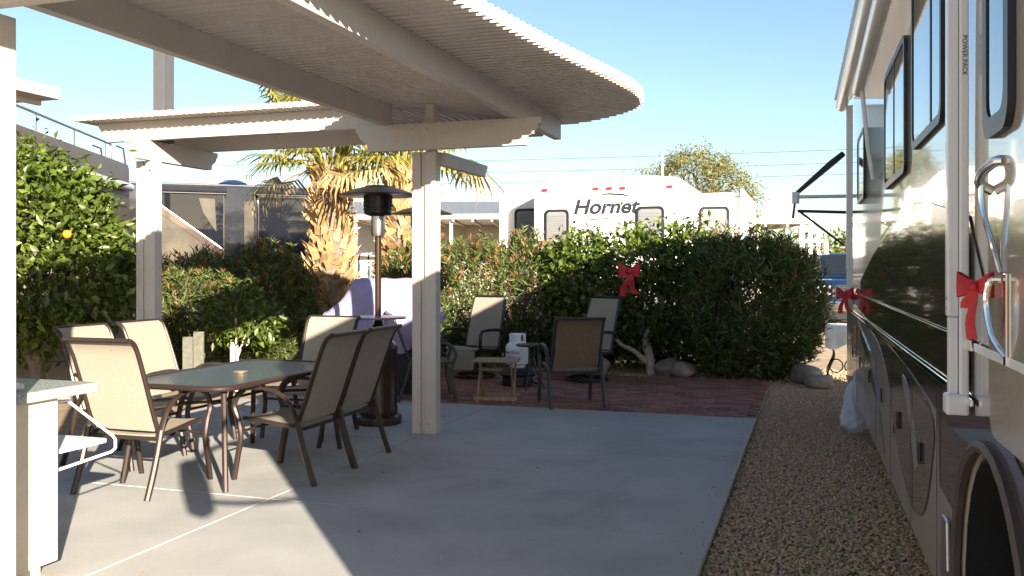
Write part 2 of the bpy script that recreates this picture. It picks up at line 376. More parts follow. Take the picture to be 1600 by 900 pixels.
while y < 9.1:
    x1 = float(np.interp(y, *RX)); x0 = float(np.interp(y, *LX))
    MB().box(x0, x1, y, y + .037, ZT + .001, ZT + .092).build('slat', WHITE, pg); y += pitch
x = -7.08; k = 0
while x < -2.56:
    y0 = 7.30; y1 = 8.66
    if x > -3.83: y0 = 7.65 if x < -3.3 else 8.0 + (x + 3.3) * .9
    if x > -2.9: y0 = 8.45
    MB().box(x, x + .05, y0, y1, ZT + .0015, ZT + .052).build('slat', WHITE, pg); x += .082; k += 1

# ------------------------------------------------------------------ outdoor counter
ct = thing('counter', 'cream stucco outdoor counter with speckled granite top beside the left post', 'counter', (0, 0, 0))
MB().box(-4.7, -3.50, 1.2, 3.52, .08, .875).build('counter_body', STUCCO, ct, bevel=.008)
MB().box(-4.66, -3.55, 1.24, 3.46, .02, .079).build('toe_kick', STUCCO, ct)
MB().box(-4.75, -3.455, 1.1, 3.74, .877, .927).build('counter_top', GRANITE, ct, bevel=.01)
MB().box(-3.502, -3.492, 2.75, 3.15, .30, .62).build('access_door', PLASTICW, ct, bevel=.003)
MB().box(-4.2, -3.58, 3.525, 3.93, .575, .60).build('side_shelf', PLASTICW, ct, bevel=.006)
b = MB(); b.tube([(-3.56, 3.53, .845), (-3.56, 3.64, .84), (-3.56, 3.95, .61), (-3.56, 3.97, .585), (-3.56, 3.97, .54), (-3.56, 3.94, .525), (-3.56, 3.53, .50)], .008, 6)
b.tube([(-3.56, 3.57, .845), (-3.56, 3.57, .50)], .007, 6); b.build('shelf_bracket', PLASTICW, ct)
o = MB().tube([(-3.62, 3.26, .945), (-3.56, 3.31, .95), (-3.54, 3.35, .945)], [.02, .024, .014], 8, 3).build('folded_cloth', PLASTICW, smooth=True); tag(o, 'small crumpled white cloth lying on the granite counter', 'cloth')

# ------------------------------------------------------------------ patio furniture
def grid(profile, w0, w1=None, n=5, sag=.0):
    w1 = w0 if w1 is None else w1; rows = []
    for i, (y, z) in enumerate(profile):
        t = i / (len(profile) - 1); ww = w0 + (w1 - w0) * t
        rows.append([(-ww / 2 + ww * j / (n - 1), y, z - sag * (1 - (2 * j / (n - 1) - 1) ** 2)) for j in range(n)])
    return rows
def sling_chair(name, label, cat, loc, rz, fabric=SLING, frame=BRONZE, top=1.04, group=None):
    t = thing(name, label, cat, loc, rz, group); W_ = .52; k = top / 1.04
    seat = [(.27, .405), (.255, .43), (.15, .425), (0, .405), (-.17, .39)]
    back = [(-.185, .42), (-.235, .55 * k), (-.30, .74 * k), (-.365, .92 * k), (-.405, 1.0 * k), (-.45, 1.03 * k)]
    MB().sheet(grid(seat, W_ - .03, sag=.012), .012).build('seat', fabric, t, True)
    MB().sheet(grid(back, W_ - .05, W_ - .03), .012).build('backrest', fabric, t, True)
    MB().tube([(-W_ / 2, -.452, 1.03 * k), (W_ / 2, -.452, 1.03 * k)], .016, 8).build('top_rail', frame, t, True)
    for s in (-1, 1):
        x = s * W_ / 2
        MB().tube([(x, yy, zz) for yy, zz in back], .016, 8, 3).build('back_rail', frame, t, True)
        MB().tube([(x, yy, zz) for yy, zz in seat[1:]] + [(x, -.19, .40)], .015, 8, 2).build('seat_rail', frame, t, True)
        xo = s * (W_ / 2 + .035)
        MB().tube([(xo, .31, .0), (xo, .285, .14), (xo, .255, .30), (xo, .275, .42), (xo, .31, .52), (xo, .275, .60), (xo, .23, .635)], .020, 8, 4).build('leg', frame, t, True)
        MB().tube([(xo, .25, .632), (xo, .12, .655), (xo, -.02, .635), (xo, -.12, .575), (xo, -.175, .49), (xo, -.20, .42)], .022, 8, 4, .6).build('armrest', frame, t, True)
        MB().tube([(xo, -.20, .43), (xo, -.235, .29), (xo, -.29, .12), (xo, -.335, .0)], .021, 8, 4).build('leg', frame, t, True)
    MB().tube([(-W_ / 2 - .03, .255, .34), (W_ / 2 + .03, .255, .34)], .011, 6).build('stretcher', frame, t); MB().tube([(-W_ / 2 - .03, -.20, .37), (W_ / 2 + .03, -.20, .37)], .014, 6).build('stretcher', frame, t)
    return t
GD = 'dining chairs around the glass table'
sling_chair('patio_chair', 'beige sling chair at the near end of the glass table, back to the viewer', 'chair', (-4.33, 5.11, .02), 0, group=GD)
sling_chair('patio_chair', 'beige sling chair on the left of the table, beside the orange tree', 'chair', (-5.05, 5.75, .02), -90, group=GD)
sling_chair('patio_chair', 'sunlit beige sling chair left of the table, just behind the first one', 'chair', (-5.08, 6.46, .02), -88, group=GD)
sling_chair('patio_chair', 'beige sling chair on the right of the table, nearest the viewer', 'chair', (-3.56, 5.76, .02), 90, group=GD)
sling_chair('patio_chair', 'beige sling chair on the right of the table, nearest the patio heater', 'chair', (-3.58, 6.36, .02), 90, group=GD)
sling_chair('patio_chair', 'beige sling chair at the far end of the table facing the viewer', 'chair', (-4.30, 7.20, .02), 180, group=GD)
# glass table
tb = thing('dining_table', 'rectangular patterned glass dining table with bronze rim and rounded corners', 'table', (-4.12, 5.9, .02))
def rrect(a, b_, r, n=6, bow=0):
    p = []
    for cx, cy, a0 in ((a - r, b_ - r, 0), (-a + r, b_ - r, 90), (-a + r, -b_ + r, 180), (a - r, -b_ + r, 270)):
        for k in range(n + 1):
            an = R(a0 + 90 * k / n); p.append((cx + r * math.cos(an), cy + r * math.sin(an)))
    return p
GLT = mat('rain_glass', (.06, .085, .08), .12, var=.3, scale=45, bump=.5, bscale=90, spec=.8)
MB().prism(rrect(.445, .825, .15), .692, .702, lambda u, v, t: (u, v, t)).build('table_top', GLT, tb)
out = rrect(.465, .845, .16); b = MB(); b.tube([(u, v, .692) for u, v in out] + [(out[0][0], out[0][1], .692)], .021, 8); b.build('rim', BRONZE, tb, True)
MB().lathe([(.028, .70), (.055, .7035), (.055, .709), (.028, .711)], 20).build('umbrella_ring', mat('copper_ring', (.45, .28, .18), .4, .6), tb)
for sx in (-1, 1):
    for sy in (-1, 1):
        MB().tube([(sx * .37, sy * .72, .68), (sx * .385, sy * .73, .35), (sx * .42, sy * .77, 0)], .020, 8, 4).build('leg', BRONZE, tb, True)
b = MB(); b.tube([(-.38, -.72, .5), (0, -.3, .52), (.38, -.72, .5)], .011, 6, 4); b.tube([(-.38, .72, .5), (0, .3, .52), (.38, .72, .5)], .011, 6, 4); b.tube([(0, -.3, .52), (0, .3, .52)], .011, 6); b.build('brace', BRONZE, tb)
# heaters
def heater(label, loc):
    t = thing('patio_heater', label, 'heater', loc, group='mushroom patio heaters')
    HB = mat('heater_bronze', (.06, .04, .032), .3, .6)
    MB().lathe([(.225, 0), (.23, .05), (.225, .075), (.19, .085), (.185, .09)], 32).build('base', HB, t, True)
    MB().lathe([(.183, .09), (.19, .11), (.19, .15), (.183, .16), (.183, .70), (.19, .715), (.183, .75), (.15, .785), (.05, .80)], 32).build('tank_housing', HB, t, True)
    MB().tube([(0, 0, .79), (0, 0, 1.80)], .03, 16).build('pole', mat('heater_pole', (.13, .085, .065), .2, .9), t, True)
    MB().lathe([(.035, 1.0), (.045, .95), (.06, .93), (.06, .88)], 16).build('collar', BLACKM, t, True)
    MB().lathe([(.05, 1.012), (.27, 1.005), (.275, 1.016), (.27, 1.026), (.05, 1.03)], 32).build('drink_shelf', mat('shelf_metal', (.35, .33, .33), .3, .7), t, True)
    MB().lathe([(.06, 1.80), (.068, 1.84), (.068, 2.0), (.05, 2.01)], 20).build('control_head', STEEL, t, True)
    hd = MB().lathe([(.07, 1.99), (.12, 2.005), (.135, 2.02), (.135, 2.05), (.142, 2.055), (.142, 2.07), (.135, 2.075), (.135, 2.19), (.12, 2.20)], 28).build('burner', mat('burner_mesh', (.03, .026, .024), .35, .8), t, True)
    hd2 = MB()
    for k in range(24):
        a = 2 * math.pi * k / 24; hd2.box(.134, .139, -.004, .004, 2.08, 2.185, Matrix.Rotation(a, 3, 'Z'))
    hd2.build('burner_screen', BLACKM, hd)
    MB().lathe([(.385, 2.19), (.39, 2.194), (.25, 2.245), (.13, 2.275), (.12, 2.285), (.05, 2.287)], 40).build('reflector_hood', mat('hood_metal', (.13, .10, .095), .35, .8), t, True)
    for k in range(3):
        a = 2 * math.pi * k / 3; MB().tube([(.1 * math.cos(a), .1 * math.sin(a), 2.19), (.1 * math.cos(a), .1 * math.sin(a), 2.27)], .006, 6).build('hood_stud', STEEL, t)
    return t
heater('bronze mushroom patio heater standing between the dining table and the right post', (-3.98, 7.92, .02))
heater('patio heater mostly hidden behind the right pergola post', (-4.65, 10.46, .0))
# covered grill
gr = thing('covered_grill', 'barbecue grill under a draped lavender fabric cover behind the near patio heater', 'grill', (-4.86, 9.85, .02), 16)
def cover_row(u, i):
    e = min(1, max(0, (abs(u) - .34) / .30)); top = 1.37 - .40 * e ** .8; low = .52 + .36 * min(1, e * 1.4) + .02 * math.sin(i * 1.1); dp = .31 - .03 * e; row = []
    prof = [(-1.02, 0), (-1.03, .3), (-1.0, .62), (-.8, .86), (-.45, .98), (0, 1.0), (.5, .985), (.85, .88), (1.0, .62), (1.03, .3), (1.02, 0)]
    for j, (a, b_) in enumerate(prof):
        fold = (.022 * math.sin(i * 1.25 + j * .35) + .012 * math.sin(i * 2.9)) * (1 - b_); row.append((u + .012 * math.sin(j * 1.3 + i * .5), a * dp + math.copysign(fold, a), low + (top - low) * b_ + .006 * math.sin(i * .9 + j * 1.7)))
    return row
rows = [cover_row(-.68 + 1.36 * i / 40, i) for i in range(41)]
c0 = [(rows[0][5][0] - .02, p[1] * .3, min(p[2], .93)) for p in rows[0]]; c1 = [(rows[-1][5][0] + .02, p[1] * .3, min(p[2], .93)) for p in rows[-1]]
MB().sheet([c0] + rows + [c1], .010).build('grill_cover', LAV, gr, True)
MB().box(-.34, .34, -.25, .25, .14, .86).build('cart', BLACKM, gr, bevel=.01)
for sx in (-1, 1): MB().lathe([(.06, 0), (.07, .02), (.07, .12), (.06, .14)], 12, (sx * .26, 0, 0)).build('caster', RUBBER, gr)
MB().box(.05, .09, -.345, -.335, .70, .98).build('cover_strap', mat('cover_strap', (.22, .19, .28), .7), gr)
# sling seats on the brick paving
def swivel_chair(label, loc, rz):
    t = thing('swivel_chair', label, 'chair', loc, rz, 'swivel rockers on the brick paving'); W_ = .54
    MB().sheet(grid([(.30, .40), (.27, .43), (.1, .42), (-.16, .39)], W_, sag=.015), .012).build('seat', SLING, t, True)
    bk = [(-.18, .41), (-.23, .62), (-.30, .86), (-.37, 1.08)]
    MB().sheet(grid(bk, W_, W_ - .04), .012).build('backrest', SLING, t, True)
    MB().sheet(grid([(.31, .385), (.335, .28), (.35, .14)], W_ - .08), .012).build('footrest', SLING, t, True)
    MB().tube([(-W_ / 2 - .01, -.175, .40), (-W_ / 2 - .01, -.23, .62), (-W_ / 2 + .01, -.37, 1.08), (-W_ / 2 + .05, -.38, 1.10), (W_ / 2 - .05, -.38, 1.10), (W_ / 2 - .01, -.37, 1.08), (W_ / 2 + .01, -.23, .62), (W_ / 2 + .01, -.175, .40)], .017, 8).build('back_frame', BLACKM, t, True)
    for s in (-1, 1):
        x = s * (W_ / 2 + .045)
        MB().tube([(x, .28, .36), (x, .31, .50), (x, .29, .62), (x, .20, .655), (x, -.05, .655), (x, -.20, .63), (x, -.25, .56)], .022, 8, 4).build('armrest', BLACKM, t, True)
        MB().tube([(x - s * .03, .30, .40), (x - s * .03, 0, .37), (x - s * .03, -.2, .38)], .017, 8).build('seat_rail', BLACKM, t, True)
    MB().lathe([(.045, .06), (.045, .33), (.16, .36), (.16, .37)], 16).build('pedestal', BLACKM, t, True)
    b = MB(); b.tube([(.27 * math.cos(a), .27 * math.sin(a), .025) for a in [2 * math.pi * k / 28 for k in range(29)]], .022, 8); b.tube([(-.27, 0, .04), (0, 0, .07), (.27, 0, .04)], .018, 6); b.tube([(0, -.27, .04), (0, 0, .07), (0, .27, .04)], .018, 6)
    b.build('base_ring', BLACKM, t, True); return t
swivel_chair('black framed swivel rocker beside the propane tank, facing the viewer', (-4.42, 11.72, .022), 165)
swivel_chair('black framed swivel rocker under the hedge with the red bow', (-2.86, 11.8, .022), 150)
GS = 'stacking mesh chairs on the brick paving'
sling_chair('stacking_chair', 'brown mesh armchair with its back to the viewer at the paving edge', 'chair', (-2.52, 9.68, .022), 28, SLINGD, mat('charcoal_frame', (.05, .052, .058), .4, .3), .97, GS)
sling_chair('stacking_chair', 'brown mesh armchair behind the right pergola post, beside the covered grill', 'chair', (-4.22, 9.62, .022), -62, SLINGD, MATS['charcoal_frame'], 1.0, GS)
# folding wooden table
ft = thing('folding_table', 'small slatted wooden folding table on the brick paving', 'table', (-3.36, 9.62, .022), 14)
for i in range(6): MB().box(-.25, .25, -.21 + i * .071, -.21 + i * .071 + .062, .455, .473).build('slat', WOOD, ft, bevel=.003)
for s in (-1, 1):
    MB().box(s * .17 - .012, s * .17 + .012, -.20, .20, .430, .454).build('rail', WOOD, ft)
    MB().tube([(s * .20, -.19, 0), (s * .20, .17, .45)], .015, 4).build('leg', WOOD, ft); MB().tube([(s * .17, .19, 0), (s * .17, -.17, .45)], .015, 4).build('leg', WOOD, ft)
for yy in (-.165, .165): MB().box(-.24, .24, yy - .012, yy + .012, .035, .075).build('stretcher', WOOD, ft)
# text helper
def text_mesh(name, body, size, m, parent, M, ext=.002, shear=0, bold=0):
    cu = bpy.data.curves.new(name, 'FONT'); cu.body = body; cu.size = size; cu.extrude = ext; cu.shear = shear; cu.offset = bold; cu.align_x = 'CENTER'; cu.align_y = 'CENTER'
    t = bpy.data.objects.new(name + '_curve', cu); col.objects.link(t); bpy.context.view_layer.update()
    me = bpy.data.meshes.new_from_object(t.evaluated_get(bpy.context.evaluated_depsgraph_get())); bpy.data.objects.remove(t); bpy.data.curves.remove(cu)
    me.name = name; me.materials.clear(); me.materials.append(m); me.transform(M)
    return link(name, me, parent)
# propane tank on fire-pit stand
fs = thing('tank_stand', 'black flared stand carrying the propane tank', 'stand', (-3.58, 11.05, .022))
MB().lathe([(.20, 0), (.21, .02), (.205, .12), (.235, .135), (.24, .15), (.16, .225), (.05, .228)], 8).build('stand_body', BLACKM, fs)
MB().tube([(.22, -.05, .05), (.30, -.08, .04), (.32, -.02, .06), (.25, .05, .09)], .012, 6, 4).build('handle', BLACKM, fs, True)
pt = thing('propane_tank', 'white propane tank with printed blue lettering on a black stand', 'gas tank', (-3.58, 11.05, .252), -20)
MB().lathe([(.10, 0), (.105, .025), (.10, .03), (.148, .05), (.155, .10), (.155, .24), (.148, .28), (.10, .325), (.04, .335)], 28).build('tank', PLASTICW, pt, True)
b = MB()
for k in range(18):
    a = R(20 + k * 320 / 18)
    if k not in (4, 5, 12, 13): b.box(.098, .104, -.019, .019, .31, .42, Matrix.Rotation(a, 3, 'Z'))
b.tube([(.10 * math.cos(R(20 + k * 10)), .10 * math.sin(R(20 + k * 10)), .42) for k in range(33)], .009, 6); b.build('collar', PLASTICW, pt)
MB().lathe([(.02, .33), (.022, .37), (.03, .375), (.03, .39), (.01, .395)], 10).build('valve', mat('brass', (.5, .36, .14), .3, .9), pt)
def wrap(me, r, flip=0):
    for v in me.vertices:
        a = v.co.x / r - math.pi / 2; rr = r + v.co.z; v.co = (rr * math.cos(a), rr * math.sin(a), v.co.y)
o = text_mesh('lettering', 'AmeriGas', .062, mat('tank_blue_print', (.03, .04, .20), .5), pt, Matrix.Translation((0, .20, .002)), .001); wrap(o.data, .155)
o = text_mesh('small_print', 'PROPANE', .026, mat('tank_red_print', (.45, .04, .06), .5), pt, Matrix.Translation((.02, .14, .002)), .001); wrap(o.data, .155)
st = thing('side_table', 'small black round side table beside the propane tank', 'side table', (-3.30, 10.72, .022))
MB().lathe([(.17, .53), (.185, .535), (.185, .555), (.17, .56)], 24).build('table_top', BLACKM, st, True)
for k in range(3):
    a = 2.1 * k + .4; MB().tube([(.04 * math.cos(a), .04 * math.sin(a), .53), (.05 * math.cos(a), .05 * math.sin(a), .3), (.17 * math.cos(a), .17 * math.sin(a), 0)], .010, 6, 4).build('leg', BLACKM, st, True)

# ------------------------------------------------------------------ bows
def bow(name, label, loc, rz, s=1.0, tails=((-.07, -.26), (.06, -.24)), parent=None):
    """ribbon bow in its local x-z plane facing -y"""
    t = thing(name, label, 'bow', loc, rz, 'red ribbon bows')
    for sg in (-1, 1):
        rows = []
        for i in range(13):
            u = i / 12; a = u * 2 * math.pi; x = sg * s * (.115 * math.sin(a / 2) ** .8); yy = s * .035 * math.sin(a); wd = s * (.035 + .05 * math.sin(a / 2)); zc = s * .015 * math.sin(a / 2)
            rows.append([(x, yy, zc - wd), (x, yy - s * .006, zc), (x, yy, zc + wd)])
        MB().sheet(rows, .003).build('loop', RED, t, True)
    for (tx, tz) in tails:
        rows = []
        for i in range(8):
            u = i / 7; x = s * tx * u + s * .012 * math.sin(u * 7); z = s * tz * u; yy = -s * .012 * math.sin(u * 5) - .005; wd = s * (.018 + .018 * u)
            rows.append([(x - wd, yy, z), (x, yy - .006 * s, z), (x + wd, yy, z)])
        MB().sheet(rows, .003).build('tail', RED, t, True)
    MB().lathe([(.012 * s, -.028 * s), (.024 * s, -.015 * s), (.027 * s, 0), (.024 * s, .015 * s), (.012 * s, .028 * s)], 12, (0, -.02 * s, 0)).build('knot', RED, t, True)
    return t
bow('ribbon_bow', 'faded red ribbon bow on the citrus hedge', (-2.40, 12.38, 1.47), 18, 1.3)

# ------------------------------------------------------------------ big motorhome on the right
RVO = (.48, .87, 0); RVR = .8
rv = thing('motorhome', 'large beige and brown motorhome parked along the gravel strip', 'motorhome', RVO, RVR)
def rvloc(s, z, out=0):     # point on the coach side: s metres behind the front corner
    a = R(RVR); return (RVO[0] - out * math.cos(a) - s * math.sin(a), RVO[1] + s * math.cos(a) - out * math.sin(a), z)
SIDE = lambda u, v, t: (t, u, v)
def arch(c, r, top, z0=.32, n=14):
    return [(c - r * math.cos(math.pi * k / n), z0 + (top - z0) * math.sin(math.pi * k / n) ** .7) for k in range(n + 1)]
HV = 3.12
outl = [(0, .38)] + [(s, max(z, .38) if i in (0,) else z) for i, (s, z) in enumerate(arch(1.83, .50, 1.0, .33))] + [(9.35, .33), (9.42, .40), (9.42, HV - .12), (9.34, HV), (.5, HV), (.12, HV - .2), (0, HV - .6)]
MB().prism(outl, 0, 2.5, SIDE).build('body', BEIGEP, rv, smooth=True, bevel=.03)
def panel(name, pts, m, t0=-.003, t1=-.0005, bevel=0, smooth=0):
    """flat painted or raised panel on the coach side"""
    if smooth:
        q = []
        for i in range(len(pts)):
            p0, p1, p2, p3 = [Vector(pts[(i + k) % len(pts)]) for k in (-1, 0, 1, 2)]
            for k in range(smooth):
                t = k / smooth; q.append(tuple(.5 * ((2 * p1) + (p2 - p0) * t + (2 * p0 - 5 * p1 + 4 * p2 - p3) * t * t + (3 * p1 - p0 - 3 * p2 + p3) * t ** 3)))
        pts = q
    return MB().prism(pts, t0, t1, SIDE).build(name, m, rv, bevel=bevel)
# lower skirt colour, dark swoosh, streaks
a2 = arch(1.83, .515, 1.015, .335)
panel('lower_paint', [(2.36, .335), (9.38, .335), (9.38, 1.08), (2.4, 1.08)], SILVERP, -.004, -.0008)
panel('dark_swoosh', [(8.4, 1.22), (7.2, 1.40), (5.8, 1.60), (4.4, 1.74), (3.0, 1.76), (2.15, 1.66), (1.86, 1.42), (1.70, 1.2), (1.52, 1.05), (1.2, .96), (.8, .90), (.8, .40), (1.29, .40)] + a2[1:-1] + [(2.36, .70), (2.72, .72), (2.80, .98), (3.6, 1.04), (4.6, 1.08), (5.8, 1.12), (7.2, 1.16)], BROWNP, -.007, -.0042)
panel('taupe_sweep', [(6.6, 1.09), (5.4, 1.00), (4.7, .82), (4.2, .60), (3.8, .47), (3.45, .44), (3.15, .52), (2.95, .72), (2.90, .94), (3.6, 1.03), (4.6, 1.07), (5.8, 1.10)], TAUPEP, -.0095, -.0072, smooth=3)
panel('pale_streak', [(6.2, 1.07), (5.4, .98), (4.7, .78), (4.45, .62), (4.40, .68), (4.75, .90), (5.4, 1.04)], SILVERP, -.012, -.0097, smooth=3)
panel('pale_streak', [(3.95, .98), (3.62, .80), (3.45, .64), (3.36, .66), (3.45, .82), (3.7, .96)], SILVERP, -.012, -.0097, smooth=3)
panel('thin_stripe', [(7.5, 1.06), (6.0, .88), (5.2, .60), (4.9, .42), (4.96, .42), (5.3, .60), (6.1, .92)], TAUPEP, -.012, -.0045)
for z, t in ((1.265, .028), (1.105, .020)):
    panel('chrome_trim', [(2.02, z), (9.36, z), (9.36, z + t), (2.02, z + t)], CHROME, -.022, -.0125, .003)
panel('chrome_trim', [(.1, 1.268), (1.98, 1.268), (1.98, 1.292), (.1, 1.292)], FIBER, -.020, -.0125, .003)
for s in (2.75, 3.55, 4.5, 5.5, 6.5, 7.5, 8.5): panel('bay_seam', [(s, .36), (s + .008, .36), (s + .008, 1.08), (s, 1.08)], RUBBER, -.0135, -.0122)
for s in (3.2, 4.05, 5.0, 6.0, 7.0, 8.0): panel('bay_latch', [(s, .70), (s + .06, .70), (s + .06, .79), (s, .79)], BLACKM, -.022, -.0125, .006)
panel('marker_light', [(2.46, .42), (2.56, .42), (2.58, .50), (2.56, .66), (2.46, .66), (2.44, .50)], STEEL, -.025, -.0125, .006)
panel('side_reflector', [(7.62, .84), (7.68, .84), (7.68, 1.0), (7.62, 1.0)], mat('orange_lens', (.7, .16, .02), .3), -.025, -.0125, .004)
ar = MB(); pp = arch(1.83, .52, 1.02, .34); ar.tube([(-.012, s, z) for s, z in pp], .018, 6); ar.build('arch_trim', mat('brown_trim', (.07, .05, .04), .6), rv, True)
# wheel
wh = MB(); wh.lathe([(.20, .03), (.37, .0), (.42, .03), (.42, .22), (.37, .25), (.2, .22)], 32); me = wh.mesh('tyre', RUBBER, True); me.transform(Matrix.Translation((.16, 1.93, .42)) @ Matrix.Rotation(R(90), 4, 'Y'))
tw = link('wheel', me, rv)
me = MB().lathe([(.02, -.03), (.12, -.03), (.17, -.01), (.24, .0), (.35, -.015), (.37, .0), (.2, .04)], 32).mesh('wheel_cover', PLASTICW, True); me.transform(Matrix.Translation((.16, 1.93, .42)) @ Matrix.Rotation(R(90), 4, 'Y')); link('wheel_cover', me, tw)
for s in (6.5, 7.5):
    me = MB().lathe([(.2, .03), (.40, .0), (.44, .03), (.44, .26), (.40, .29), (.2, .26)], 24).mesh('tyre', RUBBER, True); me.transform(Matrix.Translation((.30, s, .445)) @ Matrix.Rotation(R(90), 4, 'Y')); link('wheel', me, rv)
q = arch(1.83, .495, .99, .335); MB().sheet([[(x_, a_, b_) for x_ in (.012, .4, .9, 2.3)] for a_, b_ in q], .006).build('wheel_well', mat('matte_black', (.008, .008, .008), .95), rv)
# windows
def rvwin(s0, s1, z0, z1, r=.07, div=None, off=0, fw=.035):
    o = [(p[0] + (s0 + s1) / 2, p[1] + (z0 + z1) / 2) for p in rrect((s1 - s0) / 2, (z1 - z0) / 2, r, 5)]
    i = [(p[0] + (s0 + s1) / 2, p[1] + (z0 + z1) / 2) for p in rrect((s1 - s0) / 2 - fw, (z1 - z0) / 2 - fw, r * .7, 5)]
    f = MB(); n = len(o); v = [SIDE(*p, -.018 - off) for p in o] + [SIDE(*p, -.018 - off) for p in i] + [SIDE(*p, -.0005 - off) for p in o] + [SIDE(*p, -.010 - off) for p in i]
    q = []
    for k in range(n):
        k2 = (k + 1) % n; q += [(k, k2, n + k2, n + k), (k, 2 * n + k, 2 * n + k2, k2), (n + k, n + k2, 3 * n + k2, 3 * n + k)]
    f.add(v, q); wf = f.build('window', BLACKM, rv)
    MB().prism(i, -.014 - off, -.009 - off, SIDE).build('pane', DGLASS, wf)
    if div: MB().box(-.017, -.0142, div - .012, div + .012, z0 + .03, z1 - .03).build('mullion', BLACKM, wf)
    return wf
rvwin(2.62, 3.50, 2.02, 2.82, div=2.90); rvwin(3.78, 4.85, 1.96, 2.62, div=4.3); rvwin(6.6, 7.4, 2.05, 2.6)
# sill trim under the big window, entry door
dr = panel('door', [(p[0] + 1.36, p[1] + 1.90) for p in rrect(.42, .83, .08, 5)], BEIGEP, -.018, -.0125, .004)
wf = rvwin(1.46, 1.76, 1.83, 2.62, .07, None, .0185, .05); wf.name = 'door_window'
hd = MB(); hd.tube([(-.016, 1.60, 1.765), (-.032, 1.62, 1.765), (-.050, 1.68, 1.745), (-.050, 1.71, 1.72), (-.020, 1.72, 1.70)], .013, 10, 4); hd.tube([(-.048, 1.705, 1.72), (-.045, 1.70, 1.65), (-.030, 1.66, 1.56), (-.022, 1.61, 1.49)], .007, 8, 4)
hd.build('door_arm', CHROME, rv, True)
gh = MB(); gh.tube([(-.022, 1.60, 1.475), (-.045, 1.61, 1.47), (-.050, 1.63, 1.42), (-.042, 1.605, 1.34), (-.02, 1.56, 1.29)], .008, 8, 4); gh.build('grab_handle', CHROME, rv, True)
MB().box(-.024, -.0185, 1.545, 1.572, 1.27, 1.49).build('handle_plate', CHROME, rv, bevel=.002)
# awning hardware
def arm(s, z0, z1, mid, txt):
    b = MB(); b.box(-.070, -.040, s, s + .05, mid, z1); b.box(-.039, -.0135, s - .012, s + .035, z0, z1)
    a = b.build('awning_arm', FIBER, rv, bevel=.006)
    MB().box(-.066, -.041, s + .005, s + .042, z0, mid - .002).build('arm_sleeve', FIBER, a, bevel=.004)
    MB().box(-.076, -.0135, s - .02, s + .055, z0 - .03, z0 + .03).build('arm_foot', FIBER, a, bevel=.008)
    for dz in (0, .03): MB().box(-.074, -.0705, s + .01, s + .018, mid + .02 + dz, mid + .028 + dz).build('rivet', STEEL, a)
    if txt:
        M = Matrix(((0, 0, 1, -.0885), (1, 0, 0, s + .026), (0, 1, 0, 2.13), (0, 0, 0, 1)))
        M = Matrix.Translation((-.0260, s - .0128, 2.13)) @ Matrix(((1, 0, 0, 0), (0, 0, -1, 0), (0, 1, 0, 0), (0, 0, 0, 1))) @ Matrix.Rotation(R(-90), 4, 'Z')
        text_mesh('lettering', 'POWER PACK', .019, BLACKM, a, M, .0004)
    return a
arm(2.10, 1.10, 3.0, 1.36, True); arm(8.10, 1.15, 3.02, 1.5, False)
b = MB(); b.tube([(-.10, .6, 3.06), (-.10, 8.35, 3.06)], .055, 14); b.build('awning_roller', FIBER, rv, True)
MB().box(-.165, -.0, .5, 8.4, 3.125, 3.15).build('awning_cover', FIBER, rv, bevel=.006)
b = MB(); b.tube([(-.10, 2.9, 2.88), (-.10, 5.75, 2.72)], .045, 12); w2 = b.build('window_awning', FIBER, rv, True)
MB().tube([(-.09, 5.6, 2.70), (-.05, 5.62, 2.3), (-.02, 5.62, 2.1)], .014, 6).build('awning_strut', FIBER, w2)
MB().tube([(-.02, 3.4, 3.04), (-.08, 3.5, 2.9)], .010, 6).build('awning_strut', FIBER, w2)
# rear frame reaching out over the hedge
b = MB(); b.tube([(0, 9.30, 2.27), (-.52, 9.25, 2.27)], .020, 8); b.tube([(-.52, 9.25, 2.32), (-.52, 9.25, 2.20)], .04, 8); fr = b.build('rear_frame', FIBER, rv, True)
b = MB(); b.tube([(-.52, 9.25, 2.30), (-.16, 9.28, 2.62), (-.04, 9.3, 2.72)], [.022, .035, .03], 6); b.tube([(0, 9.30, 2.10), (-.5, 9.25, 2.12)], .016, 6); b.tube([(-.5, 9.25, 2.13), (-.03, 9.3, 1.75)], .012, 6); b.tube([(-.53, 9.25, 2.2), (-.55, 9.25, 2.04)], .012, 6)
b.build('black_strap', BLACKM, fr)
# side mirror on its arm at the front corner
b = MB(); b.tube([(.02, .02, 2.45), (-.16, -.35, 2.42), (-.20, -.62, 2.30)], .03, 8, 4); b.tube([(.02, .02, 1.75), (-.14, -.30, 1.80), (-.2, -.6, 1.9)], .02, 8, 4); mi = b.build('mirror_arm', BLACKM, rv, True)
MB().lathe([(.03, -.28), (.085, -.24), (.10, 0), (.085, .22), (.03, .26)], 14, (-.21, -.66, 2.08)).build('mirror_head', BEIGEP, mi, True)
bow('ribbon_bow', 'red ribbon bow on the chrome grab handle of the motorhome door', rvloc(1.74, 1.455, .055), -35, .40, ((-.03, -.34), (-.07, -.14)))
bow('ribbon_bow', 'red ribbon bow on the rear awning arm of the motorhome', rvloc(8.02, 1.27, .085), -25, .68)
bg_ = thing('plastic_bag', 'white plastic bag hanging at the motorhome skirt over the gravel', 'bag', rvloc(7.85, .04, .02))
bm = bmesh.new(); bmesh.ops.create_uvsphere(bm, u_segments=48, v_segments=32, radius=1)
